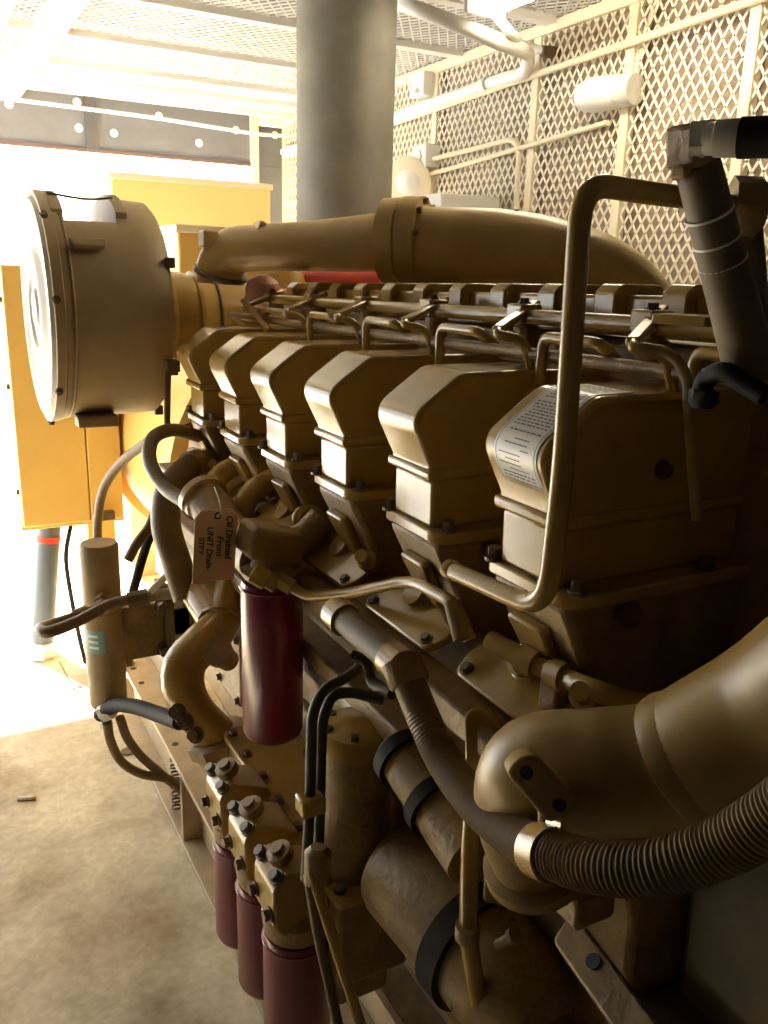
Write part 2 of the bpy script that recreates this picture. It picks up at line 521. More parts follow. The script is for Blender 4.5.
t = thing('added_fill_light', 'added twin-tube fill light above the right aisle brightening the mesh wall', 'ceiling light', (1.85, 2.25, 2.62))  # added fixture, invented to brighten the mesh wall and ceiling
MB().box(1.76, 1.94, 1.65, 2.75, 2.67, 2.73).build('housing', WHITE, t, bev=.006)
FILL_TUBE = mat('fill_tube_glow', (1, 1, 1), .4)
FILL_TUBE.node_tree.nodes['Principled BSDF'].inputs['Emission Color'].default_value = (1, .86, .62, 1)
FILL_TUBE.node_tree.nodes['Principled BSDF'].inputs['Emission Strength'].default_value = 29
for x in (1.80, 1.90):
    MB().path([V((x, 1.68, 2.64)), V((x, 2.72, 2.64))], .016, 12).build('tube_lamp', FILL_TUBE, t)
MB().box(1.77, 1.93, 1.645, 1.67, 2.61, 2.67).build('lamp_holder', WHITE, t, bev=.003)
MB().box(1.77, 1.93, 2.73, 2.755, 2.61, 2.67).build('lamp_holder', WHITE, t, bev=.003)
for y in (1.9, 2.5):
    MB().path([V((1.85, y, 2.73)), V((1.85, y, 2.80))], .006, 8).build('hanger', STEEL, t)

# ------------------------------------------------------------------ exhaust stack
t = thing('exhaust_stack', 'fat dusty grey vertical stack pipe rising through the ceiling', 'exhaust stack', (1.45, 3.0, 1.6))
MB().lathe([(0, .175), (1.27, .175)], (1.445, 3.0, 1.63), (0, 0, 1), 56).build('pipe', STACKM, t)
MB().lathe([(0, .175), (0, .235), (.03, .235), (.03, .175)], (1.445, 3.0, 1.63), (0, 0, 1), 56).build('flange', STACKM, t)
MB().lathe([(0, .175), (0, .235), (.02, .235), (.03, .18)], (1.445, 3.0, 2.76), (0, 0, 1), 56).build('ceiling_collar', STACKM, t)

# ------------------------------------------------------------------ diesel engine
E = thing('diesel_engine', 'big tan V engine with row of six boxy rocker covers on a steel skid', 'engine', (1.3, 1.4, 0.3))
XC = 1.32


def mirror_poly(l):
    return l + [(2 * XC - x, z) for x, z in reversed(l)]


MB().prism(mirror_poly([(.78, .34), (.70, .50), (.72, .88), (.715, .98), (.655, 1.14), (.70, 1.225), (.78, 1.20), (1.1, 1.22)]), .62, 2.52).build('engine_block', CAST, E, bev=.01)
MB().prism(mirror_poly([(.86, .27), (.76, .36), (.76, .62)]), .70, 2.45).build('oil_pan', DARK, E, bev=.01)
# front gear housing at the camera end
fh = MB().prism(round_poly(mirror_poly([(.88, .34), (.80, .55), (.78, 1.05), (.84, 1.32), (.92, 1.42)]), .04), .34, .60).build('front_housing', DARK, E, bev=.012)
for x, z in ((.90, .60), (.88, .85), (.87, 1.08), (.93, 1.28), (1.05, 1.36), (1.2, 1.36), (1.05, .5), (1.2, .5)):
    MB().bolt((x, .34, z), (0, -1, 0), .011, .014).build('housing_bolt', DARKST, fh)
m = MB().slab((.86, .335, .98), (1, 0, 0), (0, 0, 1), (0, -1, 0), round_poly([(-.05, -.16), (.16, -.16), (.22, .05), (.10, .16), (-.03, .12)], .03), .03)
m.build('cover_plate', CAST, fh, bev=.004)
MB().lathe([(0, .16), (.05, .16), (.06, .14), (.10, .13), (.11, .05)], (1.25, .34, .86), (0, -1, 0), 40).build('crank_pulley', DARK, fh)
MB().prism(mirror_poly([(.74, .45), (.70, .75), (.78, 1.2), (1.0, 1.35)]), 2.52, 2.80).build('flywheel_housing', CAST, E, bev=.015)

# vee trough between the banks
MB().prism([(.93, 1.20), (.93, 1.60), (1.0, 1.66), (1.66, 1.66), (1.72, 1.60), (1.72, 1.20)], .60, 2.48).build('vee_cover', CAST, E, bev=.01)

# ledge bar along the deck and sloped inspection plates
MB().box(.585, .64, .62, 2.45, 1.150, 1.195).build('deck_ledge', CAST, E, bev=.006)
MB().box(.60, .66, .60, 2.46, 1.02, 1.06).build('deck_ledge', CAST, E, bev=.006)
un = V((-.52, 0, .86)).normalized(); uu = V((0, 1, 0)); uv = V((.86, 0, .52)).normalized()
PITCH = .28
SAG = -.0045            # the crankcase line falls a touch towards the far end
Y6 = .84


def plate_at(y):
    o = V((.625, y, 1.208))
    pl = MB().slab(o, uu, uv, un, round_poly([(-.10, -.005), (.10, -.005), (.115, .03), (.10, .075), (-.10, .075), (-.115, .03)], .016), .012).build('inspection_plate', PAINT, E, bev=.003)
    for a_, b_ in ((-.085, .01), (.085, .01), (-.085, .06), (.085, .06)):
        MB().bolt(o + uu * a_ + uv * b_ + un * .012, un, .0075, .008).build('plate_bolt', DARKST, pl)
    return pl


p0 = plate_at(.80)
for i in range(1, 6):
    copy_part(p0, E, (0, PITCH * i, 0))

# --- one cylinder: head, rocker cover, its base, flange, bolts, fuel line
W = .118
cov_poly = round_poly([(.5895, 1.562), (.674, 1.622), (.985, 1.622), (.985, 1.478), (.626, 1.478), (.626, 1.49)], [.030, .014, .01, 0, 0, 0], 6)


def make_cyl(y1):
    y0 = y1 - W
    rc = MB().prism(cov_poly, y0, y1).build('rocker_cover', PAINT, E, bev=.010, seg=3)
    lip = MB().prism([(.6215, 1.469), (.6215, 1.486), (.99, 1.486), (.99, 1.469)], y0 - .0045, y1 + .0055).build('cover_lip', PAINT, rc, bev=.006, seg=3)
    bs_ = MB().prism([(.633, 1.395), (.632, 1.470), (.985, 1.470), (.985, 1.395)], y0 + .002, y1 - .002).build('cover_base', PAINT, rc, bev=.007, seg=3)
    fl = MB()
    outl = round_poly([(.625, y0 - .009), (.625, y1 + .016), (.66, y1 + .024), (1.0, y1 + .024), (1.0, y0 - .030), (.70, y0 - .034), (.64, y0 - .030)], .014)
    fl.rings([[V((x, y, 1.379)) for x, y in outl], [V((x, y, 1.397)) for x, y in outl]])
    fl.build('base_flange', PAINT, rc, bev=.003)
    for p in ((.650, y0 - .017, 1.397), (.632, y1 + .007, 1.397), (.86, y0 - .018, 1.397)):
        MB().bolt(p, (0, 0, 1), .0095, .016).build('cover_bolt', DARKST, rc)
    MB().bolt((.78, y0, 1.53), (0, -1, 0), .009, .012).build('cover_bolt', DARKST, rc)
    h = MB().prism([(.632, 1.380), (.634, 1.365), (.715, 1.205), (1.08, 1.16), (1.08, 1.38)], y0 - .020, y1 + .010).build('cylinder_head', CAST, E, bev=.01)
    # raised web on the head's outer face and the exhaust-side boss
    MB().slab((.647, y0 + .022, 1.340), (0, 1, 0), (.45, 0, -.89), (-.89, 0, -.45), round_poly([(0, 0), (.075, 0), (.060, .115), (.012, .115)], .012), .016).build('head_web', PAINT, h, bev=.004)
    MB().lathe([(0, .030), (.02, .030), (.024, .022), (.035, .022)], (.685, y1 - .03, 1.245), (-.8, .0, .6), 20).build('head_boss', PAINT, h)
    MB().bolt((.72, y0 - .028, 1.36), (0, -.7, .7), .013, .016).build('head_bolt', DARKST, h)
    MB().lathe([(0, .018), (.022, .018), (.024, .012), (.05, .012)], (.668, y0 - .030, 1.262), (-.6, -.4, .5), 16).build('water_plug', PAINT, h)
    return rc, h


rc0, h0 = make_cyl(Y6)
covers = [rc0]
for i in range(1, 6):
    covers.append(copy_part(rc0, E, (0, PITCH * i, SAG * i)))
    copy_part(h0, E, (0, PITCH * i, SAG * i))

# placard stuck over the nearest cover's crown (wraps the slope, the corner and the undercut face)
cp = [V((x, 0, z)) for x, z in cov_poly]
strip = [V((.735, 0, 1.622)), V((.682, 0, 1.6218)), V((.668, 0, 1.6175))] + [V(q) for q in reversed(cp[:7])] + [V((.6225, 0, 1.502))]


def off_strip(d):
    out = []
    for i, p in enumerate(strip):
        tdir = (strip[min(i + 1, len(strip) - 1)] - strip[max(i - 1, 0)]).normalized()
        n = V((tdir.z, 0, -tdir.x))
        if n.dot(V((-.8, 0, .5))) < 0: n = -n
        out.append(p + n * d)
    return out


ya, yb = Y6 - W + .014, Y6 - .024
outer, inner = off_strip(.0012), off_strip(-.0005)
m = MB()
m.rings([[V((p.x, ya, p.z)) for p in outer + inner[::-1]], [V((p.x, yb, p.z)) for p in outer + inner[::-1]]])
pl = m.build('placard', PLAC, rc0)
pl['label'] = 'worn pale printed placard wrapped over the nearest rocker cover'
# rows of print and a ruled border on the placard, laid along its length
lens = [0]
top = off_strip(.0016)
for p_, q_ in zip(top, top[1:]): lens.append(lens[-1] + (q_ - p_).length)


def along(s):
    for i in range(len(top) - 1):
        if lens[i + 1] >= s: return top[i].lerp(top[i + 1], (s - lens[i]) / max(1e-6, lens[i + 1] - lens[i]))
    return top[-1]


m = MB()
tot = lens[-1]


def strip_bar(s0, s1, yy0, yy1):
    k = max(1, int((s1 - s0) / .006))
    lo = [along(s0 + (s1 - s0) * i / k) for i in range(k + 1)]
    v0 = [m.bm.verts.new((p.x, yy0, p.z)) for p in lo]
    v1 = [m.bm.verts.new((p.x, yy1, p.z)) for p in lo]
    for i in range(k):
        m.bm.faces.new((v0[i], v0[i + 1], v1[i + 1], v1[i]))


for yy in (ya + .003, yb - .0045):
    strip_bar(.004, tot - .003, yy, yy + .0012)
s = .010
rnd = random.Random(3)
while s < tot - .012:
    if .62 < s / tot < .84:      # the drawing in the middle of the placard
        s += .0065
        y = ya + rnd.uniform(.012, .03)
        strip_bar(s, s + .0014, y, y + rnd.uniform(.015, .045))
        continue
    y = ya + .009
    while y < yb - .014:
        w_ = rnd.uniform(.003, .010)
        strip_bar(s, s + .0022, y, min(y + w_, yb - .009))
        y += w_ + .0022
    s += .0052 if rnd.random() < .8 else .010
m.build('placard_print', PRINT, rc0)

# --- fuel rail and fittings along the vee
MB().path([V((.875, .70, 1.694)), V((.875, 2.45, 1.668))], .0125, 14).build('fuel_rail', PAINT, E)
MB().path([V((.81, .62, 1.645)), V((.81, 2.42, 1.618))], .009, 12).build('return_line', CAST, E)
MB().box(.955, 1.03, .62, 2.46, 1.655, 1.716, Matrix.Rotation(-.021, 3, 'X')).build('manifold_rail', PAINT, E, bev=.006)
MB().box(.93, 1.06, .50, 2.46, 1.60, 1.655).build('manifold_rail', CAST, E, bev=.006)
for i in range(12):
    y = .74 + .14 * i
    dz = .032 - .021 * (y - .7)
    MB().prism([(x_, z_ + dz) for x_, z_ in round_poly([(.935, 1.65), (.935, 1.705), (.95, 1.718), (1.035, 1.718), (1.035, 1.65)], .006)], y - .024, y + .024).build('rail_block', PAINT, E, bev=.004)

# fuel line of one cylinder: flat arm from the rail, then a bent tube dropping behind the cover
yb0 = Y6 + .28          # worked out on the second cover from the camera
arm_a, arm_b = V((.915, yb0 + .04, 1.708)), V((.772, yb0 - .055, 1.672))
m = MB()
d = (arm_b - arm_a); dn = d.normalized(); sd = dn.cross(V((0, 0, 1))).normalized()
m.rings([[p + sd * a_ + V((0, 0, b_)) for a_, b_ in ((-.009, -.006), (.009, -.006), (.009, .006), (-.009, .006))] for p in (arm_a, arm_b)])
arm = m.build('rocker_arm', PAINT, E, bev=.003)
clp = MB().box(.855, .897, yb0 - .002, yb0 + .040, 1.676, 1.708).build('rail_clamp', PAINT, arm, bev=.004)
MB().bolt((.876, yb0 + .02, 1.708), (0, 0, 1), .008, .009).build('clamp_bolt', DARKST, arm)
MB().bent([arm_b + V((.01, .006, 0)), arm_b + V((-.012, -.012, -.006)), V((.80, yb0 - .085, 1.660)), V((.815, yb0 - .095, 1.60))], .0072, .018, 12).build('fuel_line', PAINT, arm)
hd = MB().bent([V((.80, yb0 - .13, 1.60)), V((.80, yb0 - .13, 1.667)), V((.80, yb0 - .25, 1.667)), V((.83, yb0 - .25, 1.645))], .0085, .018, 12).build('bypass_tube', PAINT, E)
for i in (-1, 1, 2, 3, 4):
    copy_part(arm, E, (0, PITCH * i, SAG * i))
    copy_part(hd, E, (0, PITCH * i, SAG * i))
# small dark castings seen between rail and covers
for i in range(6):
    y = Y6 - .07 + PITCH * i
    MB().lathe([(0, .022), (.04, .022), (.045, .015), (.06, .015)], (.885, y + .09, 1.63), (0, 0, 1), 16).build('injector_boss', CAST, E)
# pale flat end bracket on the rail near the camera
MB().slab((.80, .70, 1.700), (1, .25, 0), (-.3, 1, 0), (0, 0, 1), round_poly([(0, 0), (.055, 0), (.055, .07), (0, .07)], .004), .012).build('rail_bracket', PAINT, E, bev=.002)
MB().box(.955, 1.08, .44, .62, 1.55, 1.70).build('end_casting', CAST, E, bev=.012)
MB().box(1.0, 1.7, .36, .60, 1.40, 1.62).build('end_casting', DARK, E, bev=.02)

# low pipe along the heads near the camera
lp = [P(490, 640, X=.63), P(530, 662, X=.645), P(560, 676, X=.655), P(600, 692, Y=.66), P(640, 704, Y=.63), P(700, 706, Y=.60), (.99, .55, 1.20)]
lo = MB().tube(lp, .0135, 14).build('water_line', PAINT, E)
for k in (1, 2):
    q, nx = V(lp[k]), V(lp[k + 1])
    MB().band(q, nx - q, .0135, .026, .006).build('line_clamp', PAINT, lo)
q = V(lp[2]); MB().box(q.x - .015, q.x + .05, q.y - .012, q.y + .02, q.z - .055, q.z + .012).build('line_bracket', CAST, lo, bev=.004)

# longitudinal pipes below the deck
p1 = MB().cyl((.535, .905, 1.236), (.535, 1.12, 1.236), .021).build('side_pipe', DARK, E)
MB().band((.535, 1.10, 1.236), (0, 1, 0), .021, .035, .005).build('pipe_collar', PAINT, p1)
MB().band((.535, .92, 1.236), (0, 1, 0), .021, .035, .005).build('pipe_collar', PAINT, p1)
p2 = MB().cyl((.64, 1.06, .998), (.64, 1.72, .998), .031).build('side_pipe', GREYG, E)
MB().band((.64, 1.20, .998), (0, 1, 0), .031, .03, .006).build('pipe_collar', GREYG, p2)
MB().band((.64, 1.34, .998), (0, 1, 0), .031, .02, .005).build('pipe_collar', GREYG, p2)
p3 = MB().cyl((.60, .80, .985), (.60, 1.02, 1.03), .045, .04).build('side_pipe', CAST, E)
MB().band((.60, 1.0, 1.026), (0, 1, .2), .041, .022, .008).build('pipe_collar', RUBBER, p3)
MB().band((.60, .90, 1.006), (0, 1, .2), .044, .022, .008).build('pipe_collar', RUBBER, p3)
m = MB()
p4 = MB().cyl((.655, 1.72, .984), (.655, 2.3, .984), .04).build('side_pipe', CAST, E)
MB().band((.655, 1.85, .984), (0, 1, 0), .04, .05, .008).build('pipe_collar', CAST, p4)
# crankcase side doors lower down
for i in range(5):
    y = .98 + .28 * i
    dr = MB().slab((.70, y, .70), (0, 1, 0), (0, 0, 1), (-1, 0, 0), round_poly([(-.10, -.11), (.10, -.11), (.10, .11), (-.10, .11)], .03), .025).build('crankcase_door', CAST, E, bev=.006)
    for a_ in (-.08, .08):
        for b_ in (-.09, .09): MB().bolt((.675, y + a_, .70 + b_), (-1, 0, 0), .01, .012).build('door_bolt', DARKST, dr)
# a bolted lug and slanted foot at the camera end
MB().slab(P(482, 735, Y=.80), (.55, -.7, -.1), (0, .1, 1), (-.8, -.6, 0), round_poly([(-.02, -.06), (.035, -.06), (.03, .03), (0, .045), (-.02, .03)], .012), .012).build('lifting_lug', PAINT, E, bev=.003)
q = P(578, 938, Y=.62); q2 = P(660, 1050, Y=.47)
dd = (q2 - q).normalized(); nn = V((-.6, -.5, .62)); nn = (nn - dd * nn.dot(dd)).normalized(); ww = dd.cross(nn)
ft = MB().slab(q, dd, ww, nn, round_poly([(-.02, -.016), (.32, -.016), (.32, .026), (-.01, .026)], .012), .018).build('engine_bracket', CAST, E, bev=.004)
MB().lathe([(0, .001), (0, .009), (.002, .009), (.002, .001)], q + dd * .045 + nn * .018, nn, 14).build('bolt_hole', INK, ft)
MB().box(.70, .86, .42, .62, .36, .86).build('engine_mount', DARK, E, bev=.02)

# turbocharger housings in the vee's far end
MB().lathe([(0, .09), (.04, .125), (.10, .135), (.16, .12), (.20, .08)], (.98, 2.60, 1.60), (1, 0, 0), 36).build('turbocharger', CAST, E)
MB().lathe([(0, .03), (.02, .045), (.045, .050), (.07, .042), (.085, .018), (.088, .001)], P(262, 306, Y=2.36), (0, -.2, 1), 28).build('turbo_dome', mat('ruddy_paint', (.50, .26, .17), .5, var=.2), E)
MB().path([P(306, 279, Y=2.55), P(400, 281, Y=2.30)], .036, 24).build('lagged_pipe', REDP, E)
MB().path([V((1.02, 2.56, 1.72)), V((1.02, 2.52, 1.60))], .075, 24).build('turbo_neck', PAINT, E)
# tie rods and brackets over the farthest cover
MB().bent([P(243, 300, Y=2.15), P(258, 318, Y=2.1), P(270, 330, Y=2.05)], .008, .02).build('tie_rod', PAINT, E)
MB().bent([P(236, 318, Y=2.3), P(246, 330, Y=2.25), P(256, 343, Y=2.2)], .008, .02).build('tie_rod', PAINT, E)

# ------------------------------------------------------------------ exhaust pipe above the vee
t = thing('exhaust_pipe', 'long tan exhaust pipe with a thick flange and elbow above rocker covers', 'exhaust pipe', (1.15, 2.0, 1.75))
xa = [P(220, 284, Y=2.42), P(221, 266, Y=2.42), P(232, 252, Y=2.39), P(258, 248, Y=2.32), P(320, 246, Y=2.17), P(390, 242, Y=2.01)]
MB().tube(xa, [.066, .066, .064, .061, .066, .074], 32, 10).build('pipe', PIPEP, t)
fa, fb = P(386, 242, Y=2.02), P(424, 242, Y=1.945)
fx = (fb - fa).normalized(); fl_ = (fb - fa).length
MB().lathe([(0, .07), (0, .106), (fl_ * .46, .108), (fl_ * .48, .103), (fl_ * .52, .103), (fl_ * .54, .110), (fl_, .110), (fl_, .08)], fa, fx, 44).build('flange', PIPEP, t)
fu = fx.cross(V((0, 0, 1))).normalized(); fv = fu.cross(fx)
for k in range(10):
    q = k * math.pi / 5 + .2
    MB().bolt(fb + (fu * math.cos(q) + fv * math.sin(q)) * .098, fx, .008, .012, False).build('flange_bolt', CAST, t)
MB().tube([P(418, 247, Y=1.955), P(440, 248, Y=1.91), P(500, 249, Y=1.81), P(560, 256, Y=1.70), P(610, 271, Y=1.62), P(642, 296, Y=1.56), P(655, 330, Y=1.54)], [.098, .098, .095, .084, .072, .064, .06], 36, 10).build('elbow', PIPEP, t)
MB().torus(P(221, 273, Y=2.42), (.1, -.35, 1), .070, .008, 40).build('clamp_ring', DARKST, t)
c = P(262, 231, Y=2.30); MB().box(c.x - .025, c.x + .02, c.y - .03, c.y + .03, c.z - .03, c.z + .02, Matrix.Rotation(.5, 3, 'Y')).build('lug', PIPEP, t, bev=.006)
c = P(208, 240, Y=2.40); MB().box(c.x - .02, c.x + .025, c.y - .03, c.y + .03, c.z - .02, c.z + .025).build('lug', PIPEP, t, bev=.006)
c = P(496, 213, Y=1.81); d_ = P(516, 214, Y=1.775)
MB().slab(c - fx * .01 - V((0, 0, .012)), fx, fu, (0, 0, 1), round_poly([(-.01, -.02), (.075, -.02), (.075, .02), (-.01, .02)], .01), .012).build('lug_pad', PIPEP, t, bev=.003)
for p in (c, d_): MB().bolt(p - V((0, 0, .004)), (0, 0, 1), .008, .014).build('pad_bolt', DARKST, t)

# ------------------------------------------------------------------ air cleaner drum
DX, DY, DZ, DR = .318, 2.64, 1.622, .315
t = thing('air_cleaner', 'large drum-shaped air cleaner with a pale ringed end on the far turbo', 'air cleaner', (DX + .2, DY, DZ - DR))
m = MB()
seg = 72
rg = []
for d_, r_ in ((0.0, .300), (.004, .312), (.04, .312), (.042, .305), (.055, .305), (.056, .305), (.190, .305), (.191, .305), (.25, .305), (.295, .302), (.31, .285)):
    ring = []
    for k in range(seg):
        q = 2 * math.pi * k / seg
        c_, s_ = math.cos(q), math.sin(q)
        z = r_ * c_
        if .0555 <= d_ <= .1905: z = min(z, .236)     # flat intake opening on top, between the rims
        ring.append(V((DX + d_, DY + r_ * s_, DZ + z)))
    rg.append(ring)
m.rings(rg)
m.build('body', DUSTY, t, sharp=50)
MB().lathe([(0, .305), (.0, .318), (.025, .318), (.03, .306)], (DX, DY, DZ), (1, 0, 0), 72).build('front_rim', DUSTY, t)
MB().lathe([(-.012, .001), (-.012, .05), (-.004, .06), (-.004, .10), (-.012, .11), (-.012, .16), (-.002, .175), (-.002, .25), (-.010, .262), (-.010, .295), (0, .303), (.004, .303)], (DX, DY, DZ), (1, 0, 0), 72).build('end_plate', mat('pale_end', (.50, .44, .34), .5, var=.1), t)
# end brackets of the intake opening with slots
for x_ in (DX + .026, DX + .19):
    m = MB()
    arc = [V((x_, DY + .318 * math.sin(q), DZ + .318 * math.cos(q))) for q in [(-.60 + 1.20 * k / 14) for k in range(15)]]
    base = [V((x_, p.y, DZ + .232)) for p in reversed(arc)]
    ring = arc + base
    m.rings([[p for p in ring], [p + V((.03, 0, 0)) for p in ring]])
    b_ = m.build('intake_bracket', DUSTY, t, bev=.002)
    for q in (-.38, -.30, -.22):
        MB().box(x_ + .006, x_ + .024, DY + .312 * math.sin(q) - .006, DY + .312 * math.sin(q) + .006, DZ + .312 * math.cos(q) - .006, DZ + .321 * math.cos(q)).build('bracket_slot', CREAM, b_)
MB().tube([(DX + .03, DY - .10, DZ + .306), (DX + .13, DY - .10, DZ + .296), (DX + .20, DY - .10, DZ + .303)], .003, 8).build('wire', DARKST, t)
la = MB().slab((DX + .15, DY - .315 * math.sin(.95), DZ + .30 * math.cos(.95)), (1, 0, 0), (0, -.5, -.86), (0, -.86, .5), round_poly([(-.10, -.010), (.00, -.010), (-.01, .016), (-.09, .016)], .01), .02).build('latch', DUSTY, t, bev=.004)
for q in (1.1, 2.1, 2.9, 4.2, 5.2):
    MB().box(DX + .295, DX + .32, DY - .30 * math.sin(q) - .012, DY - .30 * math.sin(q) + .012, DZ + .30 * math.cos(q) - .014, DZ + .30 * math.cos(q) + .014).build('rim_clip', DARKST, t, bev=.003)
for q in (.7, 1.45, 2.25, 3.0, 4.0):
    MB().bolt((DX + .005, DY - .318 * math.sin(q), DZ + .318 * math.cos(q)), (0, -math.sin(q), math.cos(q)), .008, .010).build('rim_bolt', DARKST, t)
MB().torus((DX + .05, DY, DZ), (1, 0, 0), .306, .004, 64, 8).build('seam', DUSTY, t)
MB().box(DX + .06, DX + .17, DY - .17, DY - .10, DZ - .318, DZ - .285).build('drain_foot', DUSTY, t, bev=.005)
MB().lathe([(.29, .19), (.33, .17), (.365, .135), (.43, .128), (.435, .134), (.445, .134), (.45, .122), (.55, .112), (.66, .10)], (DX, DY, DZ - .02), (1, 0, 0), 48).build('outlet_neck', PAINT, t)
MB().torus((DX + .50, DY, DZ - .02), (1, 0, 0), .120, .005).build('hose_clamp', DARKST, t)
MB().bent([P(172, 368, Y=2.33), P(168, 372, Y=2.33), P(167, 426, Y=2.33), P(176, 431, Y=2.33), P(192, 425, Y=2.33)], .009, .02).build('stay_rod', DARKST, t)
MB().box(P(172, 368, Y=2.33).x - .015, P(172, 368, Y=2.33).x + .02, 2.32, 2.36, P(172, 368, Y=2.33).z - .01, P(172, 368, Y=2.33).z + .02).build('stay_nut', DARKST, t)

# ------------------------------------------------------------------ handrail
t = thing('bent_tube', 'tall bent tan tube rising in front of the nearest rocker cover', 'tube', (.55, .62, 1.35))
hp = [P(449, 569, Y=.79), P(546, 612, Y=.615), P(563, 470, Y=.615), P(582, 182, Y=.635), P(640, 192, Y=.645), P(706, 200, Y=.655), P(738, 207, Y=.665)]
MB().bent(hp, .0108, .045, 18, 10).build('tube', PAINT, t)
MB().lathe([(0, .0108), (0, .0122), (.010, .0122), (.012, .0108)], hp[0], hp[1] - hp[0], 16).build('end_ferrule', PAINT, t)

# hydraulic riser with zinc fitting, and capped pipe behind it
t = thing('hydraulic_riser', 'dark leaning hose riser with a bright zinc end fitting near camera', 'hose', P(745, 360, Y=.58))
ra, rb, rc_ = P(697, 163, Y=.585), P(722, 260, Y=.585), P(752, 372, Y=.585)
MB().path([ra, rb, rc_], [.0195, .022, .026], 24).build('riser_pipe', DARK, t)
for px, py in ((708, 214), (716, 240), (722, 262)):
    MB().torus(P(px + 1, py, Y=.585), rc_ - ra, .0212, .0014, 30, 8).build('pipe_ring', STEEL, t)
top = P(694, 146, Y=.585)
MB().box(top.x - .018, top.x + .015, top.y - .018, top.y + .018, top.z - .018, top.z + .019, Matrix.Rotation(-.22, 3, 'Y')).build('elbow_block', CAST, t, bev=.005)
f0, f1, f2, f3 = P(690, 140, Y=.575), P(704, 139, Y=.565), P(740, 138, Y=.54), P(800, 136, Y=.50)
MB().cyl(f0, P(706, 139, Y=.565), .015, seg=6).build('lock_nut', STEEL, t)
MB().lathe([(0, .011), (.004, .0135), (.009, .0135), (.010, .0150), (.040, .0160), (.042, .0150)], P(703, 139, Y=.565), f2 - P(703, 139, Y=.565), 24).build('hose_fitting', STEEL, t)
MB().cyl(f2, f3, .0166, seg=24).build('hose_end', RUBBER, t)
MB().box(ra.x - .026, ra.x - .016, ra.y - .012, ra.y + .006, ra.z - .016, ra.z - .004).build('riser_lug', CAST, t, bev=.003)
t = thing('capped_pipe', 'short capped tan pipe standing behind the dark riser near camera', 'pipe', P(755, 330, Y=.62))
MB().path([P(738, 216, Y=.68), P(746, 300, Y=.68), P(760, 380, Y=.68)], .024, 22).build('pipe', DARK, t)
MB().lathe([(0, .02), (.002, .031), (.03, .031), (.036, .026)], P(728, 206, Y=.675), P(770, 208, Y=.65) - P(728, 206, Y=.675), 8).build('pipe_cap', CAST, t)
MB().bolt(P(732, 224, Y=.645), (-.4, -.8, .1), .006, .006).build('cap_screw', STEEL, t)
# dark elbow fittings over the front end
t = thing('breather_line', 'thin dark line dropping beside the nearest rocker cover at right edge', 'hose', P(690, 480, Y=.66))
MB().bent([P(640, 348, Y=.72), P(672, 352, Y=.69), P(688, 378, Y=.67), P(690, 430, Y=.66), P(697, 520, Y=.64)], .0065, .02, 12).build('hose', CAST, t)
t = thing('elbow_fitting', 'small black hose elbow beside the leaning riser at right edge', 'hose fitting', P(705, 392, Y=.60))
MB().tube([P(700, 402, Y=.60), P(706, 380, Y=.60), P(724, 372, Y=.58), P(745, 384, Y=.56), P(765, 396, Y=.54)], .010, 14).build('hose', RUBBER, t)
MB().lathe([(0, .010), (.006, .015), (.018, .015), (.02, .010)], P(702, 408, Y=.60), P(706, 380, Y=.60) - P(702, 408, Y=.60), 8).build('nut', RUBBER, t)

# ------------------------------------------------------------------ big coolant elbow at lower right
t = thing('coolant_elbow', 'fat rounded coolant elbow with a two-bolt lug at lower right', 'pipe elbow', P(560, 840, Y=.7))
ep = [P(535, 870, Y=.66), P(523, 815, Y=.655), P(540, 775, Y=.625), P(600, 772, Y=.575), P(665, 766, Y=.53), P(720, 742, Y=.49), P(780, 712, Y=.45), P(860, 660, Y=.39)]
MB().tube(ep, [.046, .054, .064, .066, .066, .069, .072, .075], 40, 10).build('elbow', DULL, t)
MB().lathe([(0, .04), (.0, .060), (.015, .060), (.02, .045)], ep[0], ep[1] - ep[0], 32).build('flange', DULL, t)
q = P(541, 786, Y=.545)
lg_n = V((-.45, -.78, .30)).normalized()
lg_u = P(560, 802, Y=.56) - P(525, 770, Y=.57)
lg_u = (lg_u - lg_n * lg_u.dot(lg_n)).normalized()
lg_v = lg_n.cross(lg_u).normalized()
lg = MB().slab(q - lg_n * .03, lg_u, lg_v, lg_n, round_poly([(-.034, -.014), (.028, -.02), (.036, .0), (.03, .016), (-.026, .018), (-.036, .004)], .008), .038).build('lug', DULL, t, bev=.004)
for a_ in (-.021, .022):
    MB().lathe([(0, .001), (0, .0065), (.0015, .0065), (.0015, .001)], q + lg_u * a_ + lg_n * .008, lg_n, 14).build('bolt_hole', INK, lg)
MB().lathe([(0, .06), (.008, .0685), (.02, .0700), (.035, .066)], P(672, 764, Y=.525), P(720, 742, Y=.49) - P(672, 764, Y=.525), 40).build('collar', DULL, t)
MB().path([P(545, 800, Y=.56), P(545, 838, Y=.55)], .007, 12).build('stay', DULL, t)

# ------------------------------------------------------------------ corrugated hose
t = thing('corrugated_hose', 'ribbed brown flexible hose sweeping under the coolant elbow', 'hose', P(540, 850, Y=.6))
hp = [P(404, 668, Y=.905), P(421, 712, Y=.86), P(442, 757, Y=.80), P(473, 800, Y=.70), P(509, 832, Y=.605), P(546, 853, Y=.525), P(600, 867, Y=.455), P(655, 868, Y=.41), P(715, 850, Y=.375), P(775, 815, Y=.34), P(850, 750, Y=.30)]
sp, _ = spline(hp, 80)
acc, dist = [0], 0
for a_, b_ in zip(sp, sp[1:]):
    dist += (b_ - a_).length; acc.append(dist)
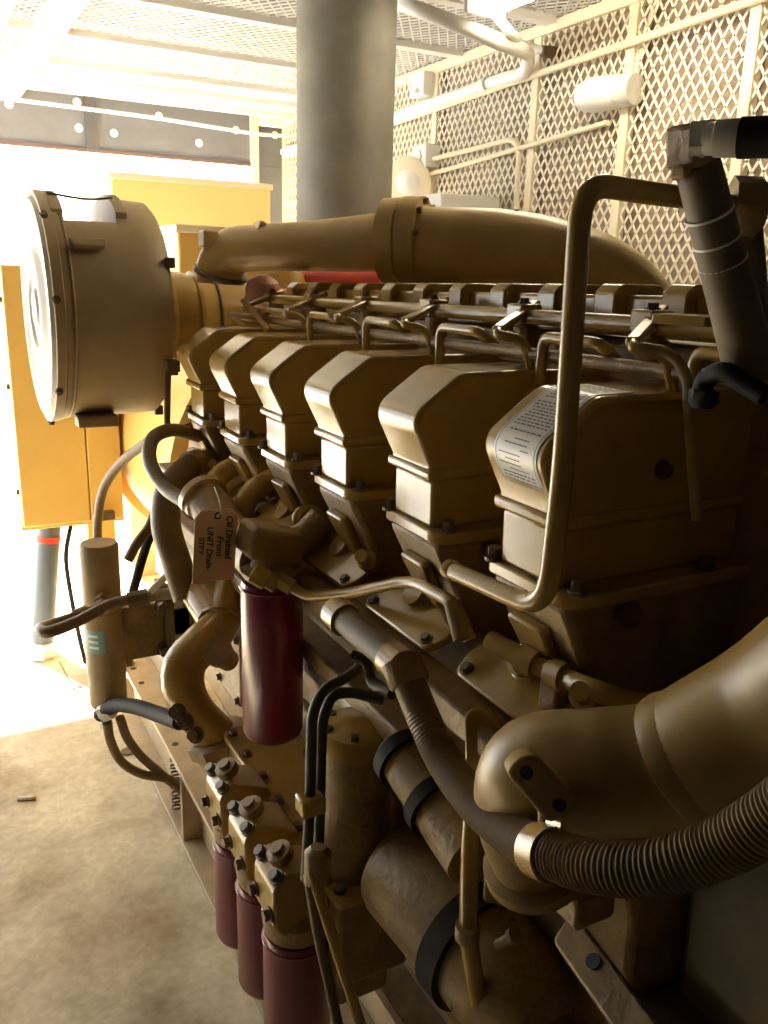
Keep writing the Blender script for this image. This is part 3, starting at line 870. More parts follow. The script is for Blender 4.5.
# resample evenly, ring pitch 7 mm
N = int(dist / .0009)
pts, rr = [], []
j = 0
for i in range(N + 1):
    s = dist * i / N
    while j < len(acc) - 2 and acc[j + 1] < s: j += 1
    pts.append(sp[j].lerp(sp[j + 1], min(1, (s - acc[j]) / max(1e-6, acc[j + 1] - acc[j]))))
    ramp = min(1, max(0, (s - .05) / .08))
    rr.append((.0230 - .0020 * ramp) + ramp * .0014 * (1 + math.sin(2 * math.pi * s / .0054)) - .0004)
MB().path(pts, rr, 22).build('hose', HOSE, t, sharp=80)
k = min(range(len(pts)), key=lambda i: (pts[i] - P(546, 853, Y=.525)).length)
ax = pts[k + 5] - pts[k - 5]
cl = MB().band(pts[k], ax, .0238, .030, .0025).build('clamp', PAINT, t)
tp = pts[k] + V((.012, .004, .026))
MB().slab(tp, ax.normalized(), V((.3, .3, .6)), ax.normalized().cross(V((.3, .3, .6))), round_poly([(-.014, -.01), (.014, -.01), (.012, .03), (-.012, .03)], .005), .003).build('clamp_tab', PAINT, cl)
MB().lathe([(0, .026), (.0, .029), (.03, .029), (.034, .026)], hp[0] + (hp[0] - hp[1]).normalized() * .01, hp[1] - hp[0], 28).build('end_sleeve', CAST, t)

# ------------------------------------------------------------------ water pump and coupling, bottom centre
WX, WZ = .615, .83
t = thing('water_pump', 'fat horizontal pipe with black rubber ring joined to a cast pump body', 'pump', (WX, .95, .3))
ax = V((.10, -1, -.06)).normalized()
o0 = P(398, 862, Y=1.06)
MB().lathe([(0, .001), (0, .07), (.012, .083), (.03, .088), (.20, .088)], o0, ax, 48).build('barrel', CAST, t)
MB().lathe([(.185, .088), (.185, .098), (.225, .098), (.225, .086)], o0, ax, 48).build('rubber_ring', RUBBER, t)
MB().lathe([(.20, .085), (.26, .088), (.32, .08), (.36, .06), (.37, .001)], o0, ax, 44).build('pump_body', CAST, t)
e = o0 + ax * .27
MB().tube([e + V((.01, -.01, .0)), e + V((-.0, -.06, -.07)), e + V((.02, -.06, -.16)), e + V((.04, -.04, -.30)), e + V((.05, -.02, -.45))], [.075, .07, .062, .062, .066], 28).build('volute', CAST, t)
MB().lathe([(0, .028), (.06, .028), (.062, .034), (.075, .034), (.078, .02)], e + V((-.045, -.05, -.055)), (-.9, -.15, -.35), 20).build('spout', PAINT, t)
for a_ in (.4, 1.4, 2.4, 3.4, 4.4, 5.4):
    MB().bolt(o0 + ax * .262 + V((math.cos(a_) * .078, 0, math.sin(a_) * .078)), ax, .009, .012).build('pump_bolt', DARKST, t)
MB().lathe([(0, .007), (.03, .007), (.032, .011), (.042, .011)], P(498, 945, Y=.74), (.2, -.6, .8), 14).build('drain_cock', CAST, t)
t = thing('riser_tube', 'slim upright tan tube between the corrugated hose and pump body', 'tube', P(470, 930, Y=.76))
MB().bent([P(474, 790, Y=.82), P(470, 850, Y=.78), P(468, 935, Y=.76), P(478, 1000, Y=.76)], .0125, .03).build('tube', PAINT, t)
MB().lathe([(0, .0125), (0, .017), (.02, .017), (.022, .0125)], P(468, 925, Y=.76), (0, 0, -1), 14).build('nut', CAST, t)
t = thing('slotted_bracket', 'small tan bracket with one hole under the corrugated hose', 'bracket', P(496, 885, Y=.74))
br = MB().slab(P(497, 866, Y=.74), (1, -.5, 0), (0, 0, 1), (-.5, -1, 0), round_poly([(-.016, -.05), (.016, -.058), (.02, .03), (-.016, .036)], .008), .007).build('plate', PAINT, t, bev=.002)
MB().lathe([(0, .001), (0, .006), (.001, .006), (.001, .001)], P(497, 872, Y=.727), (-.45, -.9, 0), 12).build('bolt_hole', INK, t)

# ------------------------------------------------------------------ filter manifold with three heads
t = thing('filter_manifold', 'tan bolted filter base with flat lid above three hanging red filters', 'filter base', (.58, 1.36, .6))
Z1 = .752
outl = round_poly([(.512, 1.045), (.512, 1.655), (.665, 1.655), (.665, 1.045)], .02)
lid = MB().rings([[V((x, y, Z1 - .016)) for x, y in outl], [V((x, y, Z1)) for x, y in outl]]).build('lid', PAINT, t, bev=.003)
for i in range(7):
    MB().bolt((.530, 1.075 + i * .092, Z1), (0, 0, 1), .0085, .011).build('lid_bolt', DARKST, lid)
for i in range(5):
    MB().bolt((.648, 1.10 + i * .128, Z1), (0, 0, 1), .0085, .011).build('lid_bolt', DARKST, lid)
MB().box(.522, .66, 1.06, 1.64, .56, Z1 - .016).build('body', CAST, t, bev=.008)
MB().box(.60, .70, 1.2, 1.5, .50, .60).build('mounting_foot', CAST, t, bev=.008)
FY = (1.425, 1.285, 1.145)
for y in FY:
    h = MB().prism(round_poly([(.420, .695), (.420, .770), (.445, .798), (.525, .765), (.525, .67), (.44, .67)], .012), y - .048, y + .048).build('filter_head', PAINT, t, bev=.006)
    MB().lathe([(0, .058), (.035, .062), (.05, .05)], (.482, y, .648), (0, 0, 1), 30).build('head_collar', CAST, h)
    for a_ in (-.034, .034):
        MB().bolt((.432, y + a_, .787), (-.6, 0, .75), .010, .014).build('head_bolt', DARKST, h)
        MB().bolt((.420, y + a_, .72), (-1, 0, 0), .010, .013).build('head_bolt', DARKST, h)
    MB().lathe([(0, .022), (.018, .022), (.02, .012), (.028, .012)], (.455, y, .795), (-.45, 0, .9), 18).build('head_plug', CAST, h)


def spin_filter(label, c, r, z0, z1, grp):
    f = thing('oil_filter', label, 'oil filter', (c[0], c[1], z0), grp)
    h_ = z1 - z0
    MB().lathe([(0, .001), (.0, r * .80), (.006, r * .93), (.016, r), (h_ - .012, r), (h_ - .010, r * 1.0), (h_, r * .95), (h_, .001)], (c[0], c[1], z0), (0, 0, 1), 44).build('canister', RED, f)
    MB().torus((c[0], c[1], z1 - .012), (0, 0, 1), r * .995, .003, 40, 8).build('rolled_seam', RED, f)
    MB().lathe([(0, r * .8), (.008, r * .8), (.008, .02)], (c[0], c[1], z1), (0, 0, 1), 32).build('gasket', RUBBER, f)
    return f


f1 = spin_filter('red spin-on filter hanging from the base, farthest of the three by the floor', (.482, FY[0], 0), .060, .405, .642, 'red filters under the filter base')
copy_tree(f1, (0, FY[1] - FY[0], 0), 'red spin-on filter hanging from the base, middle of the three by the floor')
copy_tree(f1, (0, FY[2] - FY[0], 0), 'red spin-on filter hanging from the base, nearest of the three to the camera')
spin_filter('tall dark red spin-on filter hanging above the flat bolted lid', (.545, 1.42, 0), .0592, .862, 1.188, None)

# tall filter's head and the thick oil pipes feeding it
t = thing('filter_bracket', 'cast head and thick pipe holding the tall red filter', 'filter head', (.545, 1.42, 1.165))
MB().lathe([(0, .035), (0, .055), (.012, .058), (.02, .040), (.04, .034), (.05, .034)], (.545, 1.42, 1.196), (0, 0, 1), 30).build('neck', CAST, t)
MB().box(.49, .60, 1.38, 1.47, 1.228, 1.29, Matrix.Rotation(.3, 3, 'Y')).build('head_casting', CAST, t, bev=.012)
MB().tube([P(205, 500, Y=1.78), P(232, 532, Y=1.66), P(262, 562, Y=1.46)], .045, 26).build('inlet_pipe', CAST, t)
MB().tube([P(262, 545, Y=1.46), P(300, 540, Y=1.44), P(322, 520, Y=1.44)], .030, 20).build('outlet_pipe', CAST, t)
MB().lathe([(0, .055), (.018, .055), (.02, .045)], P(205, 500, Y=1.78), P(205, 500, Y=1.78) - P(232, 532, Y=1.66), 26).build('pipe_flange', PAINT, t)
MB().lathe([(0, .020), (.03, .020), (.032, .014), (.05, .014)], P(252, 572, Y=1.37), P(282, 590, Y=1.35) - P(252, 572, Y=1.37), 6).build('hex_fitting', PAINT, t)
MB().bent([P(300, 535, Y=1.5), P(296, 512, Y=1.5), P(318, 510, Y=1.52), P(328, 532, Y=1.54)], .012, .025).build('bail', PAINT, t)
t = thing('oil_line', 'thin tan oil line leading right from the tall red filter head', 'oil line', P(330, 595, Y=1.2))
MB().bent([P(284, 582, Y=1.35), P(306, 597, Y=1.31), P(345, 594, Y=1.22), P(412, 580, Y=1.06), P(455, 604, Y=.93), P(470, 640, Y=.90)], .0098, .04, 14, 8).build('tube', PAINT, t)
MB().cyl(P(280, 580, Y=1.355), P(293, 588, Y=1.335), .017, seg=6).build('nut', PAINT, t)
MB().cyl(P(452, 602, Y=.935), P(462, 640, Y=.90), .0125, seg=12).build('nut', CAST, t)

# bolts, nuts and lugs jumbled along the heads
for px, py, y, lb in ((215, 486, 1.95, 'cast water elbow below the farthest rocker cover above the card tag'), (248, 502, 1.78, 'cast water elbow below the second farthest rocker cover'), (292, 548, 1.55, 'cast water elbow above and right of the tall red filter')):
    c = P(px, py, Y=y)
    t = thing('water_elbow', lb, 'water elbow', c, 'water elbows under the rocker covers')
    MB().tube([c + V((.06, 0, .05)), c + V((.02, 0, .03)), c + V((-.015, -.02, 0)), c + V((-.02, -.03, -.04))], [.024, .026, .026, .023], 18).build('elbow', PAINT, t)
    MB().lathe([(0, .036), (.012, .036), (.014, .026)], c + V((-.018, -.03, -.045)), (0, -.2, 1), 20).build('flange', PAINT, t)
    MB().bolt(c + V((-.034, -.05, -.03)), (0, 0, 1), .007, .010).build('flange_bolt', STEEL, t)

# ------------------------------------------------------------------ priming cylinder and twin dark hoses
t = thing('priming_cylinder', 'upright tan cylinder with a bolted cap beside the filter base', 'cylinder', (.60, 1.10, .56))
cx_, cy_ = .575, 1.045
cx_, cy_ = P(350, 748, Y=1.13).x + .012, 1.13
MB().lathe([(0, .06), (.02, .062), (.42, .062), (.43, .060)], (cx_, cy_, .56), (0, 0, 1), 44).build('barrel', CAST, t)
MB().lathe([(0, .060), (0, .066), (.03, .066), (.036, .062), (.045, .03), (.05, .001)], (cx_, cy_, .985), (0, 0, 1), 40).build('cap', PAINT, t)
for k in range(6):
    q = k * math.pi / 3
    MB().bolt((cx_ + .05 * math.cos(q), cy_ + .05 * math.sin(q), 1.02), (0, 0, 1), .007, .01).build('cap_bolt', DARKST, t)
MB().box(cx_ - .05, cx_ + .05, cy_ - .05, cy_ + .05, .50, .57).build('foot', CAST, t, bev=.01)

DARKH = mat('dark_brown_hose', (.05, .033, .018), .6, var=.3, scale=20)
G = 'dark hoses beside the upright cylinder'
t = thing('fuel_hose', 'dark hose rising straight left of upright cylinder and hooking right behind', 'hose', P(309, 870, Y=1.02), G)
MB().bent([P(306, 880, Y=1.04), P(310, 800, Y=1.05), P(312, 715, Y=1.05), P(322, 690, Y=1.06), P(350, 676, Y=1.08), P(362, 664, Y=1.12)], .0085, .035, 14, 8).build('hose', DARKH, t)
MB().box(P(303, 805, Y=1.04).x - .004, P(322, 805, Y=1.04).x + .004, 1.03, 1.065, P(312, 812, Y=1.04).z - .004, P(312, 800, Y=1.04).z + .004).build('hose_clip', PAINT, t, bev=.004)
t = thing('fuel_hose', 'dark hose rising against the upright cylinder with a free end above cap', 'hose', P(319, 870, Y=1.03), G)
MB().bent([P(318, 880, Y=1.05), P(320, 800, Y=1.06), P(322, 720, Y=1.06), P(332, 694, Y=1.07), P(352, 692, Y=1.06), P(382, 700, Y=1.02)], .0085, .03, 14, 8).build('hose', DARKH, t)
t = thing('fuel_hose', 'short curled dark hose above the upright cylinder cap', 'hose', P(372, 682, Y=1.06), G)
MB().tube([P(352, 655, Y=1.10), P(366, 662, Y=1.08), P(372, 682, Y=1.06), P(392, 694, Y=1.0)], .0085, 12).build('hose', DARKH, t)
t = thing('drain_pipe', 'slanting tan drain pipe with a swollen boot in front of upright cylinder', 'pipe', P(330, 960, Y=.96))
MB().bent([P(316, 868, Y=.99), P(312, 872, Y=.98), P(330, 930, Y=.96), P(372, 1060, Y=.90), V((.63, .88, .27))], .0085, .02).build('pipe', PAINT, t)
MB().lathe([(0, .010), (.004, .019), (.05, .021), (.06, .012)], P(316, 884, Y=.985), P(318, 850, Y=.99) - P(316, 880, Y=.985), 22).build('pipe_boot', CAST, t)
t = thing('drain_pipe', 'slanting dark drain pipe just left of the booted tan one', 'pipe', P(325, 960, Y=.99))
MB().bent([P(308, 872, Y=1.0), P(318, 935, Y=.99), P(346, 1060, Y=.95), V((.60, .94, .27))], .0085, .02).build('pipe', DARKST, t)

# ------------------------------------------------------------------ S pipe and hoses at left
t = thing('curved_pipe', 'thick S-shaped brown pipe curving down left of the tall red filter', 'pipe', P(190, 720, Y=1.75))
sp_ = [P(232, 585, Y=1.86), P(222, 622, Y=1.80), P(200, 646, Y=1.76), P(185, 664, Y=1.74), P(184, 690, Y=1.73), P(195, 712, Y=1.72), P(218, 735, Y=1.70)]
MB().tube(sp_, [.042, .045, .047, .048, .048, .046, .044], 28, 10).build('pipe', PAINT, t)
MB().torus(P(223, 617, Y=1.80), sp_[1] - sp_[0], .046, .005).build('pipe_collar', CAST, t)
MB().path([P(195, 585, Y=1.95), P(216, 618, Y=1.82)], .046, 26).build('upper_pipe', PAINT, t)
MB().lathe([(0, .05), (.0, .075), (.03, .075), (.035, .05)], P(222, 745, Y=1.70), (-.3, .1, .9), 8).build('base_flange', CAST, t)
for px, py in ((178, 712), (186, 722), (196, 735)):
    MB().bolt(P(px, py, Y=1.66), (-.6, -.6, .4), .014, .02).build('flange_bolt', DARKST, t)
MB().lathe([(0, .025), (.06, .025), (.065, .032), (.085, .032)], P(228, 660, Y=1.68), (-.4, -.5, .5), 16).build('side_valve', CAST, t)
MB().path([P(208, 738, Y=1.72), P(226, 770, Y=1.67)], .046, 20).build('lower_casting', CAST, t)

t = thing('breather_hose', 'thick tan breather hose dropping behind the card tag', 'hose', P(178, 580, Y=2.0))
MB().tube([P(212, 462, Y=2.15), P(190, 468, Y=2.10), P(170, 490, Y=2.05), P(166, 525, Y=2.0), P(176, 560, Y=1.96), P(188, 598, Y=1.92)], .036, 24, 8).build('hose', HOSE, t)
MB().lathe([(0, .036), (0, .043), (.03, .043), (.032, .036)], P(190, 468, Y=2.10), P(212, 462, Y=2.15) - P(190, 468, Y=2.10), 24).build('hose_clamp', CAST, t)
MB().tube([P(215, 450, Y=2.2), P(245, 470, Y=2.1)], .05, 20).build('hose_socket', CAST, t)
t = thing('thin_hose', 'thin grey hose looping over from turbo down to the card tag', 'hose', P(160, 450, Y=2.0))
MB().tube([P(205, 438, Y=2.2), P(172, 430, Y=2.12), P(152, 440, Y=2.04), P(150, 462, Y=1.98), P(165, 487, Y=1.9), P(188, 503, Y=1.8), P(203, 512, Y=1.74)], .017, 16, 10).build('hose', HOSE, t)
MB().lathe([(0, .017), (0, .022), (.03, .022), (.032, .017)], P(196, 508, Y=1.765), P(188, 503, Y=1.8) - P(196, 508, Y=1.765), 16).build('end_sleeve', STEEL, t)
G = 'slim hoses behind the upright canister'
t = thing('return_hose', 'long grey hose arching from behind the tan canister over to engine', 'hose', P(98, 540, Y=3.0), G)
MB().tube([P(98, 560, Y=3.0), P(98, 520, Y=3.0), P(104, 488, Y=2.95), P(122, 462, Y=2.85), P(150, 440, Y=2.7)], .016, 12, 8).build('hose', HOSE, t)
t = thing('return_hose', 'short brown hose slanting down right of the tan canister top', 'hose', P(140, 540, Y=2.4), G)
MB().tube([P(158, 500, Y=2.4), P(150, 525, Y=2.4), P(136, 545, Y=2.4), P(128, 560, Y=2.4)], .015, 12, 8).build('hose', HOSE, t)
t = thing('return_hose', 'black hose slanting down just right of the short brown hose', 'hose', P(142, 560, Y=2.45), G)
MB().tube([P(154, 526, Y=2.45), P(144, 553, Y=2.45), P(133, 592, Y=2.45)], .014, 12, 8).build('hose', RUBBER, t)
t = thing('hanging_cable', 'thin black cable hanging below the yellow control box', 'cable', P(75, 620, Y=3.75))
MB().tube([P(72, 520, Y=3.8), P(66, 555, Y=3.75), P(70, 590, Y=3.75), P(80, 640, Y=3.75), P(92, 690, Y=3.72)], .010, 10, 8).build('cable', RUBBER, t)

# canister and its pipework
cc = V((.362, 2.36, 0))
cz1, cz0 = P(103, 542, Y=2.36).z, P(104, 705, Y=2.36).z
cc.x = (P(83, 600, Y=2.36).x + P(121, 600, Y=2.36).x) / 2
t = thing('level_canister', 'upright tan cylinder canister bracketed out from engine side above skid', 'canister', (cc.x, cc.y, cz0))
MB().lathe([(0, .001), (0, .035), (.004, .05), (.012, .053), (.10, .053), (.102, .055), (cz1 - cz0 - .20, .055), (cz1 - cz0 - .198, .053), (cz1 - cz0 - .008, .053), (cz1 - cz0, .048), (cz1 - cz0, .001)], (cc.x, cc.y, cz0), (0, 0, 1), 40).build('body', DUSTY, t)
MB().lathe([(0, .016), (.045, .016), (.045, .02), (.06, .02)], (cc.x - .015, cc.y - .02, cz0), (0, 0, -1), 12).build('drain_fitting', STEEL, t)
q = P(112, 605, Y=2.30)
MB().lathe([(0, .026), (.03, .026), (.032, .019), (.07, .019)], (cc.x, cc.y - .04, q.z + .02), (-.35, -.9, -.25), 6).build('side_fitting', CAST, t)
b0, b1 = P(95, 588, Y=2.30), P(110, 640, Y=2.30)
# small blue decal curved round the body
m = MB()
dz0, dz1 = P(95, 655, Y=2.31).z, P(95, 632, Y=2.31).z
arcs = [(math.radians(a_)) for a_ in range(200, 262, 6)]
m.rings([[V((cc.x + .0558 * math.cos(a_), cc.y + .0558 * math.sin(a_), z)) for a_ in arcs] + [V((cc.x + .054 * math.cos(a_), cc.y + .054 * math.sin(a_), z)) for a_ in reversed(arcs)] for z in (dz0, dz1)])
dc = m.build('decal', BLUE, t); dc['label'] = 'small blue and white printed decal'
m = MB()
for z in (.25, .5, .75):
    zz = dz0 + (dz1 - dz0) * z
    aa = [math.radians(a_) for a_ in range(210, 250, 8)]
    m.rings([[V((cc.x + .0562 * math.cos(a_), cc.y + .0562 * math.sin(a_), z_)) for a_ in aa] + [V((cc.x + .0550 * math.cos(a_), cc.y + .0550 * math.sin(a_), z_)) for a_ in reversed(aa)] for z_ in (zz - .004, zz + .004)])
m.build('decal_print', WHITE, dc)
bx = P(122, 600, Y=2.36).x
MB().box(cc.x + .02, cc.x + .17, cc.y - .03, cc.y + .03, P(140, 655, Y=2.36).z, P(140, 603, Y=2.36).z).build('bracket', CAST, t, bev=.008)
MB().box(cc.x + .165, cc.x + .19, cc.y - .06, cc.y + .08, P(140, 665, Y=2.36).z, P(140, 590, Y=2.36).z).build('mount_plate', DARK, t, bev=.004)
for dz in (.2, .06):
    MB().bolt((cc.x + .155, cc.y - .045, P(140, 665, Y=2.36).z + dz), (0, -1, 0), .016, .03).build('mount_bolt', DARKST, t)
MB().box(cc.x + .175, .72, cc.y - .02, cc.y + .06, P(140, 640, Y=2.36).z, P(140, 610, Y=2.36).z).build('support_arm', CAST, t, bev=.006)
MB().box(cc.x + .19, cc.x + .245, cc.y - .02, cc.y - .005, P(170, 640, Y=2.36).z, P(170, 600, Y=2.36).z).build('gauge_plate', STEEL, t, bev=.002)

t = thing('looped_hose', 'dark hose making a hairpin left of the tan canister', 'hose', P(60, 630, Y=2.2))
hq = [P(108, 604, Y=2.27), P(84, 614, Y=2.22), P(50, 625, Y=2.14), P(41, 629, Y=2.08), P(48, 632, Y=2.04), P(76, 622, Y=2.06), P(112, 604, Y=2.08), P(150, 596, Y=2.06), P(205, 590, Y=1.98)]
MB().tube(hq, .0145, 16, 12).build('hose', HOSE, t)
MB().lathe([(0, .0145), (0, .021), (.035, .021), (.038, .0145)], P(76, 617, Y=2.205), hq[0] - hq[1], 16).build('crimp_sleeve', CAST, t)
for px in (128, 158):
    MB().lathe([(0, .0145), (0, .022), (.05, .022), (.052, .0145)], P(px, 604 - (px - 112) * .22, Y=2.075), hq[7] - hq[6], 8).build('crimp_sleeve', DARKST, t)
MB().bent([P(150, 592, Y=2.0), P(170, 572, Y=2.0), P(190, 568, Y=2.0)], .009, .02).build('valve_lever', STEEL, t)
MB().cyl(P(178, 592, Y=2.02), P(205, 590, Y=1.98), .026, seg=8).build('valve_body', DARKST, t)

t = thing('drain_hose', 'black drain hose bending from canister bottom towards the curved pipe', 'hose', P(125, 705, Y=2.2))
MB().tube([P(100, 715, Y=2.33), P(113, 706, Y=2.28), P(132, 706, Y=2.18), P(155, 713, Y=2.05), P(180, 722, Y=1.9)], .021, 18, 10).build('hose', RUBBER, t)
MB().lathe([(0, .022), (0, .029), (.03, .029), (.035, .02)], P(103, 713, Y=2.32), V((.4, -.3, .3)), 8).build('hex_nut', STEEL, t)
G = 'drooping hoses under the canister'
t = thing('drooping_hose', 'brown hose drooping in the lower outer loop from canister to skid', 'hose', P(122, 762, Y=2.33), G)
MB().tube([P(107, 722, Y=2.30), P(111, 742, Y=2.32), P(122, 762, Y=2.33), P(142, 774, Y=2.33), P(165, 778, Y=2.32), V((.60, 2.36, .16)), V((.632, 2.38, .13))], .0135, 14, 10).build('hose', HOSE, t)
t = thing('drooping_hose', 'brown hose drooping in the upper inner loop from canister to skid', 'hose', P(140, 755, Y=2.33), G)
MB().tube([P(120, 718, Y=2.30), P(127, 737, Y=2.32), P(140, 755, Y=2.33), P(158, 771, Y=2.33), P(172, 783, Y=2.32), V((.61, 2.33, .14)), V((.632, 2.35, .10))], .0135, 14, 10).build('hose', HOSE, t)

# ------------------------------------------------------------------ card tag
u = (P(238, 508, Y=1.47) - P(195, 511, Y=1.46)).normalized()
v = (P(189, 584, Y=1.46) - P(195, 511, Y=1.46)).normalized()
v = (v - u * v.dot(u)).normalized()
n = u.cross(v).normalized()
if n.y > 0: n = -n
org = P(195, 511, Y=1.46)
tw = (P(238, 508, Y=1.47) - org).length
th = (P(189, 584, Y=1.46) - org).length
t = thing('card_tag', 'manila card tag with handwritten black notes hung on engine by wire', 'tag', org)
MB().slab(org, u, v, n, [(.012, 0), (tw - .012, 0), (tw, .014), (tw * .99, th), (0, th), (0, .014)], .0012).build('card', TAGM, t)
hole = org + u * tw * .52 + v * .012 + n * .0012
MB().torus(hole, n, .0055, .0016, 24, 8).build('eyelet', INK, t)
MB().tube([hole + n * .002, hole + n * .012 - v * .01, hole - v * .03 + n * .004, hole - v * .05 - n * .02], .0012, 8).build('tie_wire', STEEL, t)


def hand_line(txt, a_, b_, size, name='handwriting'):
    cu = bpy.data.curves.new(name, 'FONT')
    cu.body = txt; cu.size = size; cu.shear = .25; cu.extrude = .0002
    cu.space_character = .95
    cu.offset = .0004
    o = bpy.data.objects.new(name, cu)
    COL.objects.link(o)
    bpy.context.view_layer.update()
    me = bpy.data.meshes.new_from_object(o)
    bpy.data.objects.remove(o)
    tx, ty = v, n.cross(v).normalized()         # letters run down the card
    Mx = Matrix((tx, ty, n)).transposed().to_4x4()
    Mx.translation = org + u * a_ + v * b_ + n * .0014
    me.transform(Mx)
    me.materials.clear(); me.materials.append(INK)
    o = bpy.data.objects.new(name, me)
    COL.objects.link(o)
    attach(o, t)
    return o


hand_line('Oil Drained', tw * .74, .012, .0185)
hand_line('From', tw * .53, th * .36, .019)
hand_line('UNIT Drain-', tw * .30, th * .22, .017)
hand_line('STBY', tw * .11, th * .36, .015)

# ------------------------------------------------------------------ skid
t = thing('steel_skid', 'long tan steel skid beam under engine on the floor at left', 'skid beam', (.64, 2.0, 0))
Zt = .262
MB().prism([(.575, Zt - .018), (.575, Zt), (.70, Zt), (.70, Zt - .018)], .55, 3.2).build('top_flange', SKID, t, bev=.003)
MB().prism([(.632, .02), (.632, Zt - .018), (.648, Zt - .018), (.648, .02)], .55, 3.2).build('web', SKID, t, bev=.002)
MB().prism([(.570, 0), (.570, .02), (.70, .02), (.70, 0)], .55, 3.2).build('bottom_flange', SKID, t, bev=.003)
MB().prism([(.685, Zt), (.685, Zt + .08), (.70, Zt + .08), (.70, Zt)], .8, 3.2).build('upstand', SKID, t, bev=.002)
for y in (3.05, 2.92, 2.70, 2.45, 2.0, 1.6):
    MB().lathe([(0, .001), (0, .011), (.0012, .011), (.0012, .001)], (.605, y, Zt), (0, 0, 1), 14).build('bolt_hole', INK, t)
MB().bolt((.595, 3.1, Zt), (0, 0, 1), .02, .03).build('anchor_bolt', DARKST, t)
for y in (2.28, 1.7): MB().box(.576, .632, y, y + .02, .02, Zt - .018).build('stiffener', SKID, t, bev=.002)
t = thing('skid_spring', 'coiled isolator spring beneath the skid flange near the drooping hoses', 'spring', (.61, 2.36, .02))
m = MB()
hx = [V((.603 + .020 * math.cos(a_ * .4), 2.44 + .020 * math.sin(a_ * .4), .025 + a_ * .0016)) for a_ in range(0, 125)]
m.path(hx, .004, 8).build('coil', DARKST, t)
t = thing('far_skid_beam', 'long tan steel skid beam beneath the far side of engine', 'skid beam', (1.95, 2.0, 0))
MB().prism([(1.9, 0), (1.9, .02), (1.94, .02), (1.94, Zt - .018), (1.9, Zt - .018), (1.9, Zt), (2.02, Zt), (2.02, Zt - .018), (1.98, Zt - .018), (1.98, .02), (2.02, .02), (2.02, 0)], .55, 4.6).build('beam', SKID, t)
t = thing('cross_member', 'dark cross member of the skid beneath the engine sump', 'skid beam', (1.3, 1.0, .1))
MB().box(.65, 1.94, .9, 1.05, .02, .24).build('beam', SKID, t, bev=.004)

# ------------------------------------------------------------------ generator end, control box, conduit
t = thing('generator', 'round yellow generator barrel coupled behind the engine', 'generator', (1.3, 3.4, .25))
MB().lathe([(0, .55), (.02, .62), (.14, .62), (.16, .58), (1.2, .58), (1.24, .62), (1.4, .62), (1.44, .45), (1.50, .30)], (1.34, 2.84, 1.00), (0, 1, 0), 64).build('barrel', YELLOW, t)
MB().box(.95, 1.75, 3.0, 4.1, .262, .62).build('foot', YELLOW, t, bev=.01)
MB().box(.90, 1.86, 3.28, 4.2, 1.45, 1.90).build('terminal_cover', YELLOW, t, bev=.01)
MB().box(.89, 1.87, 3.27, 4.21, 1.87, 1.90).build('cover_rim', CREAM, t, bev=.004)
t = thing('radiator_housing', 'overlit yellow box housing standing behind the generator by the opening', 'housing', (1.45, 5.0, 0))
za = P(200, 181, Y=4.75).z
MB().box(.965, 1.835, 4.75, 5.35, .15, za).build('shell', PALEY, t, bev=.012)
MB().box(1.02, 1.78, 4.735, 4.75, .5, za - .34).build('access_panel', YELLOW, t, bev=.004)
MB().box(.98, 1.80, 4.76, 5.3, 0, .15).build('plinth', SKID, t, bev=.004)
MB().box(.955, 1.845, 4.74, 5.36, za - .02, za + .012).build('top_cap', CREAM, t, bev=.004)
t = thing('control_box', 'flat yellow control box with a vertical seam behind the drum', 'control box', (.55, 3.95, .64))
MB().box(.325, .60, 3.77, 4.25, .655, 1.735).build('body', YELLOW, t, bev=.006)
MB().box(.604, .745, 3.77, 4.25, .655, 1.735).build('body', YELLOW, t, bev=.006)
MB().box(.318, .750, 3.78, 4.26, .640, .66).build('bottom_rim', YELLOW, t, bev=.003)
for z in (1.6, 1.25, .8):
    MB().bolt((.327, 3.83, z), (-1, 0, 0), .012, .014).build('hinge_bolt', DARKST, t)
MB().box(.62, .70, 3.735, 3.77, .66, .70).build('cable_gland', DARKST, t, bev=.004)
t = thing('box_stand', 'yellow pedestal carrying the control box beside the generator', 'stand', (.8, 4.0, 0))
MB().box(.60, .72, 3.86, 4.2, 0, .64).build('post', YELLOW, t, bev=.006)
MB().box(.56, .74, 3.82, 4.24, 0, .02).build('foot_plate', SKID, t, bev=.004)
cb = P(42, 664, Y=3.9)
t = thing('standing_conduit', 'grey vertical pipe with a red band standing under the control box', 'pipe', (cb.x, 3.9, 0))
top = V((P(50, 530, Y=3.9).x, 3.9, .642)); base = V((P(42, 660, Y=3.9).x, 3.9, 0.0))
MB().path([base, top], .050, 26).build('pipe', PVC, t)
ax = (top - base).normalized()
MB().band(base + ax * .565, ax, .050, .028, .002).build('tape_band', REDBAND, t)
MB().lathe([(0, .072), (.03, .072), (.035, .064), (.07, .064), (.075, .052)], base, ax, 8).build('base_fitting', GLASS, t)

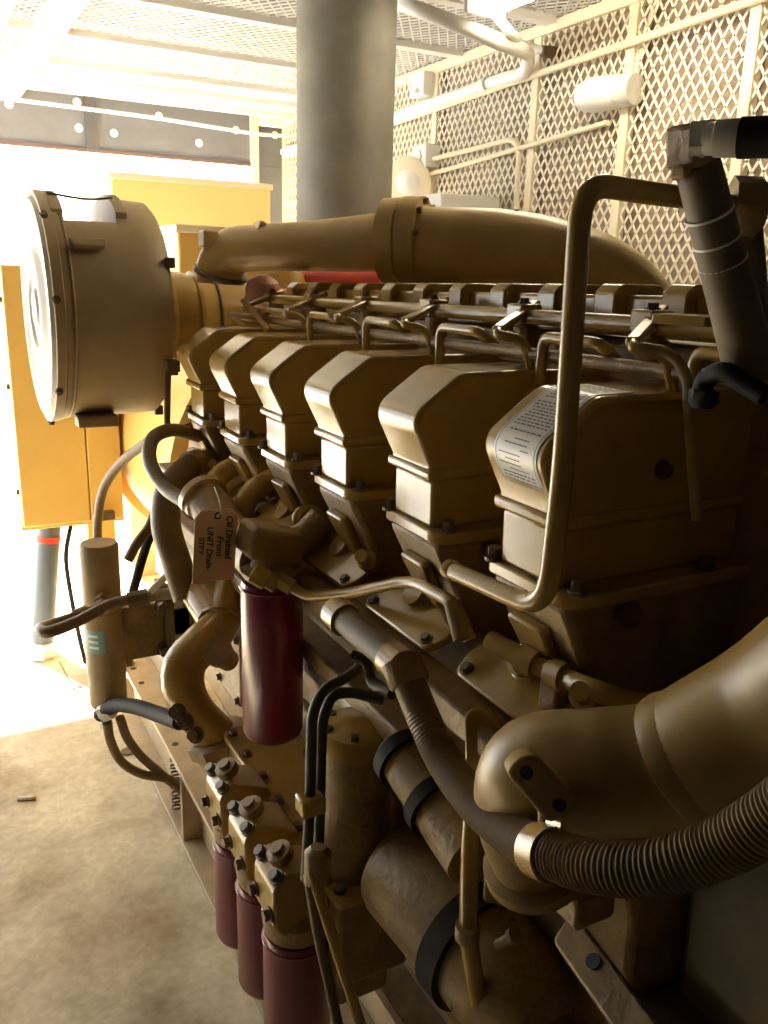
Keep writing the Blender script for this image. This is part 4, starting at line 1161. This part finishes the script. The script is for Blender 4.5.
# floor bits
q = P(25, 800, Z=0)
t = thing('paper_stub', 'small pale rolled paper stub lying on the concrete floor', 'paper stub', q)
MB().path([q + V((-.022, .008, .007)), q + V((.022, -.008, .007))], .007, 12).build('roll', mat('paper', (.8, .76, .66), .8), t)
MB().cyl(q + V((.018, -.0065, .007)), q + V((.034, -.012, .007)), .0068, seg=12).build('tip', TAGM, t)
q = P(70, 690, Z=0)
t = thing('wire_scrap', 'bent scrap of rusty wire standing on floor near grey pipe', 'wire', q)
MB().tube([q + V((-.05, .02, .004)), q + V((.0, .0, .006)), q + V((.05, .01, .004)), q + V((.02, .02, .01)), q + V((-.03, .05, .12))], .003, 8).build('wire', mat('rusty_wire', (.22, .12, .08), .7), t)
q = P(128, 752, Z=0)
t = thing('steel_washer', 'dark steel washer lying on floor between the drooping hoses', 'washer', q)
MB().lathe([(0, .012), (0, .026), (.006, .026), (.006, .012)], q, (0, 0, 1), 24).build('ring', DARKST, t)

# ------------------------------------------------------------------ light: sun and sky through the openings
w = bpy.data.worlds.new('sky')
S.world = w
w.use_nodes = True
bg = w.node_tree.nodes['Background']
bg.inputs['Color'].default_value = (0.93, 0.97, 1.0, 1)
bg.inputs['Strength'].default_value = 4.0
sd = bpy.data.lights.new('sun', 'SUN')
sd.energy = 45.0
sd.angle = math.radians(1.0)
sd.color = (1.0, .96, .88)
so = bpy.data.objects.new('sun', sd)
COL.objects.link(so)
dirv = V((.34, -1.0, -.86)).normalized()
so.rotation_euler = dirv.to_track_quat('-Z', 'Y').to_euler()
for nm, loc, rotv, sx, sy in (('far_portal', (.4, 6.06, 1.22), V((0, -1, 0)), 3.5, 2.42), ('side_portal', (-1.45, 4.7, 1.22), V((1, 0, 0)), 2.55, 2.42)):
    ld = bpy.data.lights.new(nm, 'AREA')
    ld.shape = 'RECTANGLE'; ld.size = sx; ld.size_y = sy
    ld.cycles.is_portal = True
    lo_ = bpy.data.objects.new(nm, ld)
    COL.objects.link(lo_)
    lo_.location = loc
    lo_.rotation_euler = rotv.to_track_quat('-Z', 'Y').to_euler()

S.cycles.diffuse_bounces = 7
S.cycles.max_bounces = 12
S.cycles.use_denoising = True
vs = S.view_settings
vs.view_transform = 'Standard'
vs.look = 'None'
vs.gamma = 1.0
vs.use_curve_mapping = False
vs.exposure = 0.35
